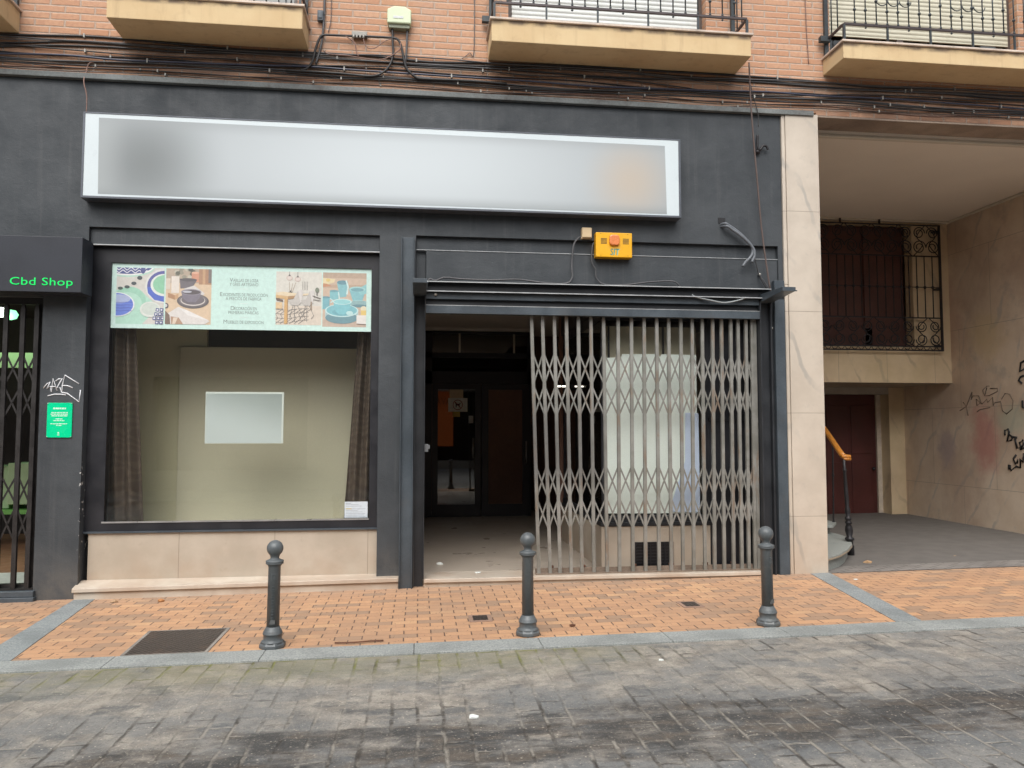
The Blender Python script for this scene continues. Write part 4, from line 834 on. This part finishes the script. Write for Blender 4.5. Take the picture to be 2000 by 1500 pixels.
def cable(name, label, pts, r, m, group=None, cat='cable', clips=0, n=5):
    P = smoothpts(pts, n); o = MB().tube(P, r, 6).build(name, m, None, label=label, cat=cat, group=group)
    for k in range(clips):
        q = P[int((k+.5+random.uniform(-.3,.3))*len(P)/clips)]
        MB().box(q.x-.007, q.x+.007, q.y-r-.003, 8.0, q.z-r-.006, q.z+r+.012).build('clip', M_clip, o)
    return o
words = ['topmost','second','third','fourth','fifth','sixth','seventh','eighth','ninth','tenth','eleventh','twelfth','thirteenth','fourteenth','fifteenth','sixteenth','seventeenth','eighteenth','nineteenth','twentieth']
lev = [(5.528,.012,M_cable,9),(5.508,.008,M_cableg,0),(5.490,.010,M_cable,7),(5.476,.006,M_cableg,0),(5.462,.011,M_cable,8),(5.405,.008,M_cable,9),(5.372,.007,M_cable,6),(5.347,.012,M_cableb,8),(5.312,.009,M_cableg,8),(5.290,.009,M_cable,7),(5.270,.006,M_cableg,9),(5.248,.006,M_cable,10),(5.226,.005,M_cablep,8),(5.204,.005,M_cable,10)]
for i, (z, r, m, cl) in enumerate(lev):
    pts = []; x = -8.0; ph = random.uniform(0,6); k = 0
    r *= .95; yy = 8.0-r-.002-(.014 if i % 2 else 0.)
    while x < 14.5:
        dz = .016*math.sin(x*1.1+ph)+.010*math.sin(x*2.7+2*ph)+random.uniform(-.010,.010)
        if i in (2,4) and -5.2 < x < -3.6: dz -= .05*math.sin((x+5.2)/1.6*math.pi)
        if i in (3,5) and 2.5 < x < 5: dz -= .06*math.sin((x-2.5)/2.5*math.pi)
        pts.append((x, yy, z+dz)); x += random.uniform(.45,.8)
    cable('wall_cable', 'thin dark cable clipped along the brick band, %s from the top of the bundle' % words[i], pts, r, m, 'cables running along the brick wall', clips=int(cl*1.4), n=4)
X2 = lambda L, y: [(a,y,b) for a,b in L]
cable('looped_cable','thick black cable looping over the terminal block and down beside the telecom box',X2([(-1.25,5.316),(-1.189,5.336),(-1.135,5.412),(-1.099,5.562),(-1.061,5.671),(-1.023,5.703),(-.929,5.709),(-.724,5.713),(-.581,5.718),(-.311,5.718),(-.246,5.689),(-.214,5.6),(-.189,5.485),(-.156,5.387),(-.067,5.309),(.03,5.294),(.5,5.300),(.9,5.29)],7.955),.013,M_cable)
cable('looped_cable','black cable dropping from the telecom box and bending left into the bundle',X2([(-.315,5.82),(-.31,5.663),(-.305,5.547),(-.34,5.42),(-.419,5.333),(-.53,5.294),(-.727,5.299),(-.892,5.306),(-1.4,5.31)],7.958),.012,M_cable)
cable('looped_cable','grey cable dropping straight from the right of the telecom box',X2([(-.159,5.82),(-.166,5.591),(-.177,5.474),(-.156,5.392),(-.07,5.32),(.1,5.31)],7.965),.011,M_cableg)
cable('loose_wire','pinkish wire sagging under the terminal block toward the telecom box',X2([(-1.021,5.533),(-.958,5.499),(-.769,5.494),(-.492,5.465),(-.349,5.503),(-.238,5.592),(-.23,5.659)],7.945),.006,M_cablep,cat='wire')
cable('loose_wire','short pinkish wire arching right of the terminal block plugs',X2([(-.612,5.68),(-.600,5.63),(-.564,5.587),(-.493,5.591),(-.39,5.672),(-.319,5.701)],7.942),.005,M_cablep,cat='wire')
cable('loose_wire','brown wire curling down left of the terminal block plugs',X2([(-.795,5.700),(-.731,5.659),(-.699,5.62),(-.682,5.538),(-.662,5.494)],7.942),.006,M_cablep,cat='wire')
cable('vertical_cable','grey cable climbing the brick wall beside the second balcony',X2([(-1.02,7.4),(-1.021,6.084),(-1.023,5.918),(-1.032,5.753),(-1.05,5.60),(-1.10,5.40)],7.975),.012,M_cableg)
cable('vertical_cable','thin wire hanging up the brick wall left of the telecom box',X2([(-.953,7.4),(-.953,6.1),(-.954,5.893),(-.98,5.75)],7.985),.004,M_cableg,cat='wire')
cable('vertical_cable','thin wire up the brick wall left of the third balcony',X2([(.545,7.2),(.552,5.72),(.50,5.62),(.42,5.55)],7.985),.004,M_cableg,cat='wire')
cable('vertical_cable','thin brown wire up the brick wall between the two right balconies',X2([(4.30,7.2),(4.315,6.2),(4.335,5.72)],7.985),.005,M_cablep,cat='wire')
MB().box(-1.09,-1.03,7.95,8.0,5.86,5.97).box(-1.08,-1.04,7.94,7.95,5.88,5.95).build('cable_splice_box', mat('grey_plastic', (.09,.11,.13), .5), None, bevel=.006, label='small grey splice box on the vertical cable by the left balcony', cat='junction box')
cable('drop_wire','thin frayed brown wire dropping from the cables to the white sign',X2([(-3.20,5.30),(-3.30,5.29),(-3.334,5.26),(-3.351,5.19)],7.975)+X2([(-3.355,5.07),(-3.323,4.925),(-3.321,4.74)],7.935),.006,M_cablep,cat='wire')
cable('alarm_cable','grey cable from the cream junction box down along the steel beam',X2([(1.70,3.655),(1.668,3.64),(1.618,3.559),(1.599,3.35),(1.600,3.21),(1.528,3.150),(1.297,3.152),(1.021,3.181),(.748,3.168),(.432,3.172),(.252,3.183),(.152,3.149),(.10,3.165),(.07,3.14)],7.965),.0095,M_cableg)
cable('alarm_cable','thin grey cable from the yellow alarm box down to the steel beam',X2([(1.84,3.60),(1.822,3.542),(1.816,3.39),(1.856,3.31),(1.867,3.217),(1.949,3.151),(2.184,3.150),(2.422,3.184),(2.709,3.202),(2.793,3.14)],7.968),.0085,M_cableg)
cable('hanging_wire','pale grey wire sagging under the right of the steel beam',X2([(2.90,3.05),(2.938,3.025),(3.118,2.989),(3.262,2.969),(3.408,2.995),(3.506,3.03)],7.90),.008,M_cablew,cat='wire')
cable('conduit','grey corrugated conduit hanging from a hole, the longer of the two',[(3.27,8.03,3.852)]+X2([(3.30,3.846),(3.343,3.823),(3.433,3.764),(3.53,3.682),(3.598,3.599),(3.604,3.524),(3.568,3.469),(3.525,3.427),(3.490,3.380)],7.935),.016,mat('grey_conduit',(.14,.155,.175),.5),'conduits hanging from the wall hole','conduit')
cable('conduit','grey corrugated conduit hanging from a hole, the shorter of the two',[(3.27,8.03,3.835)]+X2([(3.31,3.815),(3.373,3.78),(3.47,3.715),(3.553,3.643),(3.614,3.57),(3.622,3.495),(3.59,3.425)],7.925),.015,mat('grey_conduit',(.14,.155,.175),.5),'conduits hanging from the wall hole','conduit')
MB().box(3.245,3.325,7.992,8.0,3.865,3.925).build('wall_hole', M_blacktag, bld)
cable('loose_wire','black wire slanting from the conduits to the right bracket arm',X2([(3.645,3.471),(3.664,3.389),(3.684,3.308),(3.718,3.234),(3.773,3.145)],7.965),.006,M_cable,cat='wire')
cable('loose_wire','grey wire from a pale wall plug down to the right bracket arm',X2([(3.708,3.302),(3.711,3.268),(3.753,3.214),(3.801,3.14)],7.962),.006,M_cableg,cat='wire')
MB().lathe([(.004,0),(.017,.006),(.017,.024),(.004,.032)],(3.708,7.995,3.29),10).build('wall_plug', M_clip, None, label='pale round plug in the black wall above the right bracket arm', cat='wall plug')
cable('rod','thin brown stay rod slanting from the middle balcony to the bracket arm',[(3.545,7.80,5.60),(3.587,7.86,5.098),(3.666,7.91,4.295),(3.725,7.94,3.726),(3.81,7.95,3.10)],.010,mat('brown_rod',(.13,.095,.085),.5,.2),cat='rod')
hk = thing('wall_hook', 'black iron hook on the black wall right of the white sign', 'hook', (3.73,7.97,4.74))
MB().tube(smoothpts(X2([(3.697,4.86),(3.696,4.76),(3.70,4.71),(3.72,4.69),(3.76,4.74),(3.80,4.735),(3.815,4.70)],7.955),4),.014,6).build('hook', M_iron, hk); MB().lathe([(.02,0),(.03,.02),(.02,.05)],(3.705,7.975,4.655),10).build('fixing', M_iron, hk)
cable('loose_wire','short dark wire dangling above the iron hook',X2([(3.60,5.45),(3.617,5.411),(3.655,5.25),(3.698,5.089),(3.697,4.947)],7.93),.005,M_cable,cat='wire')

# ------------------------------------------------------------------ street furniture
def bollard_proto():
    r = thing('bollard', 'grey cast iron ball top bollard before the display window, nearest the manhole cover', 'bollard', (0,0,0), 'ball top bollards along the kerb')
    MB().lathe([(.086,.036),(.080,.046),(.070,.052),(.067,.056),(.067,.092),(.072,.095),(.072,.104),(.067,.108),(.068,.116),(.062,.122),(.058,.132),(.053,.137),(.049,.150)],(0,0,0),24).build('base', M_cast, r)
    oct_ = MB().lathe([(.098,0),(.098,.022),(.086,.040),(.04,.041)],(0,0,0),8); oct_.sm = [False]*len(oct_.sm); oct_.build('foot', M_cast, r, bevel=.004)
    sh_ = MB().lathe([(.0465,.145),(.0445,.588),(.050,.598),(.055,.606)],(0,0,0),16)
    sh_.build('shaft', M_cast, r)
    MB().lathe([(.055,.606),(.064,.610),(.066,.617),(.061,.621),(.066,.625),(.065,.633),(.048,.640),(.034,.646),(.031,.655),(.033,.664)]+[(.0605*math.cos(a),.7235+.0605*math.sin(a)) for a in [RAD(-52+14*i) for i in range(10)]]+[(.012,.783),(.002,.784)],(0,0,0),28).build('ball_top', M_cast, r)
    e = MB(); zz = .50
    e.box(-.014,.014,-.0475,-.040,.535,.541).box(-.014,-.009,-.0475,-.040,.485,.535).box(.005,.010,-.0475,-.040,.490,.527).box(-.004,.002,-.0475,-.040,.495,.515)
    z = .455
    for k in range(13):
        h = random.choice([.006,.009,.007]); e.box(-.009,.009,-.0482,-.040,z-h,z-h+.0035)
        if k % 3: e.box(-.009,-.005,-.0482,-.040,z-h-.006,z-h)
        z -= .0205
    e.build('embossed_lettering', M_cast, r)
    MB().xprism([(-.02,.172),(.022,.175),(.020,.205),(.005,.200),(-.004,.212),(-.014,.196)],-.0480,-.04).build('paint_scrape', mat('scraped_iron',(.11,.115,.115),.6), r)
    return r
def dup(root, loc, label):
    r = root.copy(); COL.objects.link(r); r.location = loc; r['label'] = label; WL[r.name] = tuple(loc)
    for ch in list(root.children):
        c = ch.copy(); COL.objects.link(c); c.parent = r
    return r
bo = bollard_proto(); bo.location = (-1.075,5.985,g(-1.075)); bo.rotation_euler = (0,.010,0)
b2 = dup(bo, (.848,6.02,g(.848)), 'grey cast iron ball top bollard before the open half of the gated doorway'); b2.rotation_euler = (.006,.008,2.2)
b3 = dup(bo, (2.80,6.00,g(2.8)), 'grey cast iron ball top bollard before the right steel column, by the marble pillar'); b3.rotation_euler = (-.005,-.006,.45)
mh = thing('manhole_cover', 'rusty dark square manhole cover in the orange pavement', 'manhole cover', (-1.83,6.24,-.02))
slabg([(-2.10,5.925),(-1.545,5.925),(-1.545,6.585),(-2.13,6.585)],-.03,.003).build('cover', M_cover, mh)
fr_ = MB(); 
for q in ([(-2.125,5.918),(-1.52,5.918),(-1.52,5.925),(-2.125,5.925)],[(-2.155,6.585),(-1.52,6.585),(-1.52,6.605),(-2.155,6.605)],[(-2.125,5.925),(-2.10,5.925),(-2.13,6.585),(-2.155,6.585)],[(-1.545,5.925),(-1.52,5.925),(-1.52,6.585),(-1.545,6.585)]): 
    t_ = slabg(q,-.03,.0025); fr_.add(t_.v, t_.f)
fr_.build('frame', mat('mortar_rim', (.27,.25,.225), .8, var=.3), mh)
for (x, y, lb) in ((.52,6.585,'small square iron valve cover in the pavement left of the middle bollard'),(2.43,6.775,'small square iron valve cover in the pavement left of the right bollard')):
    v_ = thing('valve_cover', lb, 'valve cover', (x,y,g(x)), 'valve covers in the pavement')
    slabg([(x-.095,y-.115),(x+.095,y-.115),(x+.095,y+.115),(x-.095,y+.115)],-.03,.002).build('frame', mat('paver_rim',(.30,.20,.15),.8,var=.2), v_)
    slabg([(x-.062,y-.075),(x+.062,y-.075),(x+.062,y+.075),(x-.062,y+.075)],-.02,.006).build('lid', M_cover, v_)

# ------------------------------------------------------------------ passage: stair, handrail, window grille
stp = thing('curved_stair', 'grey stone stair with rounded first step behind the marble pillar', 'stairs', (5.0,9.0,0))
t1 = [(4.42,8.02),(4.75,8.30),(5.03,8.62),(5.28,8.96),(5.47,9.30),(5.57,9.60),(5.60,9.90),(5.55,10.3),(4.42,10.3)]
cen = Vector((4.7,9.7))
ins = lambda L, d: [tuple(Vector(q)+(cen-Vector(q)).normalized()*d) for q in L]
MB().prism(ins(t1,.06),-.35,.155).build('step', M_grst, stp, bevel=.004)
MB().prism(t1,.157,.200).build('tread', [M_grst], stp, bevel=.006)
MB().prism(ins(t1,-.004),.160,.178).build('tread_edge', M_nose, stp)
t2 = [(4.42,9.70),(5.48,9.74),(5.70,10.05),(5.70,10.6),(4.42,10.6)]
MB().prism([(4.42,9.75),(5.42,9.79),(5.62,10.08),(5.62,10.6),(4.42,10.6)],.20,.29).build('step', M_grst, stp)
MB().prism(t2,.291,.330).build('tread', M_grst, stp, bevel=.005)
MB().prism([(4.42,10.2),(5.1,10.22),(5.1,10.9),(4.42,10.9)],.33,.50).build('step', M_grst, stp, bevel=.005)
hr = thing('handrail', 'orange varnished wooden handrail on dark turned iron posts by the stair', 'handrail', (5.37,9.15,0))
MB().tube([(5.378,9.74,1.62),(5.325,9.22,1.285),(5.315,9.17,1.268)],.036,10).build('rail', M_wood, hr)
MB().tube([(5.28,9.15,1.262),(5.35,9.15,1.262),(5.395,9.15,1.258)],.024,10).tube([(5.30,9.15,1.232),(5.40,9.15,1.228)],.020,10).build('rail_end', M_wood, hr)
prof = [(.045,-.02),(.045,.10),(.050,.11),(.040,.13),(.040,.17),(.055,.18),(.055,.195),(.032,.21),(.048,.27),(.042,.31),(.028,.335),(.042,.345),(.042,.358),(.026,.37),(.042,.385),(.040,.40),(.024,.415),(.034,.46),(.030,.49),(.022,.51),(.026,.60),(.020,.80),(.018,.86),(.026,.87),(.026,.885),(.018,.90),(.018,1.0)]
MB().lathe(prof,(5.373,9.15,.0),16,0,(5.31,9.15,1.24)).build('newel_post', M_iron, hr)
MB().lathe([(.02,0),(.012,.03),(.010,.30),(.014,.31),(.010,.33),(.011,.55),(.02,.57),(.011,.60),(.012,.97),(.01,1.0)],(5.66,10.05,.33),10,0,(5.62,9.95,1.45)).build('baluster', M_iron, hr)
gw = thing('window_grille', 'black wrought iron window grille with scrolls in the passage', 'window grille', (6.8,11.7,3.9))
gm = MB(); gx0, gx1 = 4.95, 8.575
for zz in (2.90,2.965,3.44,4.47,4.99): gm.box(gx0,gx1,11.69,11.71,zz-.010,zz+.010)
gm.box(gx0,gx1,11.692,11.708,3.945,3.957)
for xx in (gx0,gx1): gm.box(xx-.016,xx+.016,11.685,11.715,2.89,5.0)
for zz in (2.98,3.93,4.9): gm.box(8.5,8.6,11.70,11.80,zz-.012,zz+.012)
for xx in (6.83,7.52): gm.box(xx-.012,xx+.012,11.69,11.715,4.99,5.07)
gm.build('frame', M_iron, gw)
gb = MB(); x = gx1-.14
while x > gx0:
    gb.tube([(x,11.70,3.44),(x,11.70,4.47)],.010,6); gb.lathe([(.01,0),(.024,.02),(.024,.04),(.01,.06)],(x,11.70,3.92),8); x -= .14
gb.build('bars', M_iron, gw)
sp = MB()
def scroll(cx, cz, r, d, turns=1.6, flip=1):
    sp.tube([(cx+d*r*(1-.62*i/22)*math.cos(turns*2*math.pi*i/22), 11.70, cz+flip*r*(1-.62*i/22)*math.sin(turns*2*math.pi*i/22)) for i in range(23)], .009, 5)
x = gx1-.12; k = 0
while x > gx0+.1:
    d = 1 if k % 2 else -1
    for cz, r in ((4.86,.105),(4.62,.12)): scroll(x, cz, r, d, 1.6, 1)
    for cz, r in ((3.30,.10),(3.08,.105)): scroll(x, cz, r, -d, 1.6, -1)
    sp.tube(smoothpts([(x-.11*d,11.70,4.47),(x+.06*d,11.70,4.66),(x-.04*d,11.70,4.80),(x+.10*d,11.70,4.98)],5),.008,5)
    sp.tube(smoothpts([(x+.11*d,11.70,3.44),(x-.06*d,11.70,3.26),(x+.05*d,11.70,3.10),(x-.10*d,11.70,2.97)],5),.008,5)
    x -= .24; k += 1
x = gx1-.05
while x > gx0:
    sp.tube([(x+.05*math.cos(a),11.70,2.965-.055*math.sin(a)) for a in [i*math.pi/6 for i in range(7)]],.006,5); x -= .115
sp.build('scrollwork', M_iron, gw)

# ------------------------------------------------------------------ the small shop on the left
MB().box(-6.2,-4.95,10.9,11.0,2.42,2.62).build('shop_shelf', M_palewall, None, label='pale green panel high inside the left shop', cat='shelf')
ct = thing('shop_counter', 'green lit display counter inside the left shop', 'counter', (-5.3,11,.5))
MB().box(-6.4,-5.36,10.9,11.3,.56,1.12).box(-5.34,-4.98,10.8,11.2,.62,1.16).build('front', M_palewall, ct, bevel=.01); MB().box(-6.5,-4.9,10.75,11.4,.50,.555).build('base', M_shopgreen, ct)
bx = MB().box(-5.62,-5.42,10.7,10.85,1.18,1.30).build('shop_box', M_shopgreen, None, label='small green box on the counter inside the left shop', cat='box')
MB().lathe([(.02,0),(.09,.02),(.11,.07),(.07,.12),(.01,.13)],(-5.50,10.8,3.08),14).build('shop_lamp', M_lampw, None, label='round white lamp lit inside the left shop', cat='lamp')
MB().lathe([(.02,0),(.07,.02),(.09,.07),(.06,.12),(.01,.13)],(-5.28,10.6,3.02),14).build('shop_lamp', M_lampg, None, label='round green lamp lit beside the white one in the left shop', cat='lamp')
pl = bpy.data.lights.new('shop_glow', 'POINT'); pl.energy = 15; pl.color = (.72,1.,.66); pl.shadow_soft_size = .15
po_ = bpy.data.objects.new('shop_glow', pl); COL.objects.link(po_); po_.location = (-5.4,10.3,2.95)
slabg([(-5.6,8.4),(-3.8,8.4),(-3.95,9.05),(-5.2,9.05)],.085,.095).build('door_mat', M_mat, None, label='pale door mat inside the left shop entrance', cat='door mat')

# ------------------------------------------------------------------ litter
def bit(name, label, x, y, z, r, m, cat, dz=.006):
    n = 7; pts = [(x+r*random.uniform(.6,1)*math.cos(2*math.pi*i/n)*1.5, y+r*random.uniform(.6,1)*math.sin(2*math.pi*i/n)) for i in range(n)]
    vs = [(a,b,z+.001) for a,b in pts]+[(a,b,z+.002+random.uniform(0,dz)) for a,b in pts]+[(x,y,z+dz*1.4)]
    fs = [list(range(n-1,-1,-1))]+[(i,(i+1)%n,n+(i+1)%n,n+i) for i in range(n)]+[(n+i,n+(i+1)%n,2*n) for i in range(n)]
    MB().add(vs, fs).build(name, m, None, label=label, cat=cat)
bit('dry_leaf','curled orange leaf against the step under the display window',-2.42,7.73,g(-2.42),.028,M_leaf,'leaf',.02)
bit('dry_leaf','pale curled leaf at the foot of the black pillar',-2.86,7.78,g(-2.86)+.0,.026,mat('pale_leaf',(.45,.30,.18),.7),'leaf',.02)
bit('dry_leaf','dark brown leaf on the pavement right of the middle bollard',1.24,6.21,g(1.24),.022,M_rust,'leaf',.012)
cable('twig','thin curved brown twig lying on the pavement near the kerb',[(-.62,5.985,.002),(-.48,5.965,.006),(-.36,5.99,.006),(-.26,6.0,.004)],.006,M_rust,cat='twig')
bit('paper_scrap','crumpled white paper scrap on the vestibule floor',.24,8.75,.089,.035,M_paper,'paper scrap',.02)
bit('paper_scrap','flat white paper scrap on the threshold edge',.62,8.2,.089,.028,M_paper,'paper scrap',.008)
bit('paper_scrap','white scrap lying on the dark street stain',.31,4.39,g(.31)-.014,.022,M_paper,'paper scrap',.015)
bit('paper_scrap','tiny white scrap on the setts before the middle of the gate',1.67,5.25,g(1.67)-.014,.018,M_paper,'paper scrap',.008)
bit('paper_scrap','white scrap on the passage floor near the back',6.02,9.54,gr(6.02,9.54),.04,M_paper,'paper scrap',.02)
bit('dry_leaf','tan leaf on the passage floor by the right wall',6.57,8.86,gr(6.57,8.86),.04,mat('tan_leaf',(.42,.27,.15),.7),'leaf',.02)
bit('paper_scrap','small white scrap on the granite strip by the marble pillar',4.48,7.55,g(4.48),.02,M_paper,'paper scrap',.008)
bit('dry_leaf','crumpled tan leaf at the foot of the curved step',5.25,8.6,gr(5.25,8.6),.045,mat('tan_leaf',(.42,.27,.15),.7),'leaf',.03)

# ------------------------------------------------------------------ the houses across the street (seen only as reflections in the glass)
ob_ = thing('opposite_building', 'plain rendered building with a warm lit shopfront across the street', 'building', (0,-5,0))
holes = [(-.6+3.2*k,.9+3.2*k,z,z+1.7) for k in range(-5,6) for z in (4.6,)]
MB().wall(-30,30,-.5,7.0,-5.4,-5.0,holes+[(.2,2.4,.3,3.2),(-7.0,-3.0,.5,3.0)]).build('wall', M_oppwall, ob_)
MB().box(-30,30,-5.9,-5.8,0,6.9).build('dark_rooms', M_dark, ob_)
MB().box(.2,1.4,-5.5,-5.42,.9,3.4).build('lit_shopfront', M_orange, ob_)
MB().text('AVA',.42,.98,-5.40,2.65,'CENTER',.7,ext=.01).build('shopfront_lettering', M_blacktag, ob_)
for k in range(-5,6):
    for z in (4.6,): MB().box(-.6+3.2*k,.9+3.2*k,-5.28,-5.24,z,z+1.7).build('window', M_cshut, ob_)
MB().box(-30,30,-4.99,-1.9,-.4,-.005).build('opposite_pavement', M_kerb, None, kind='structure', label='grey pavement on the far side of the street', cat='pavement')
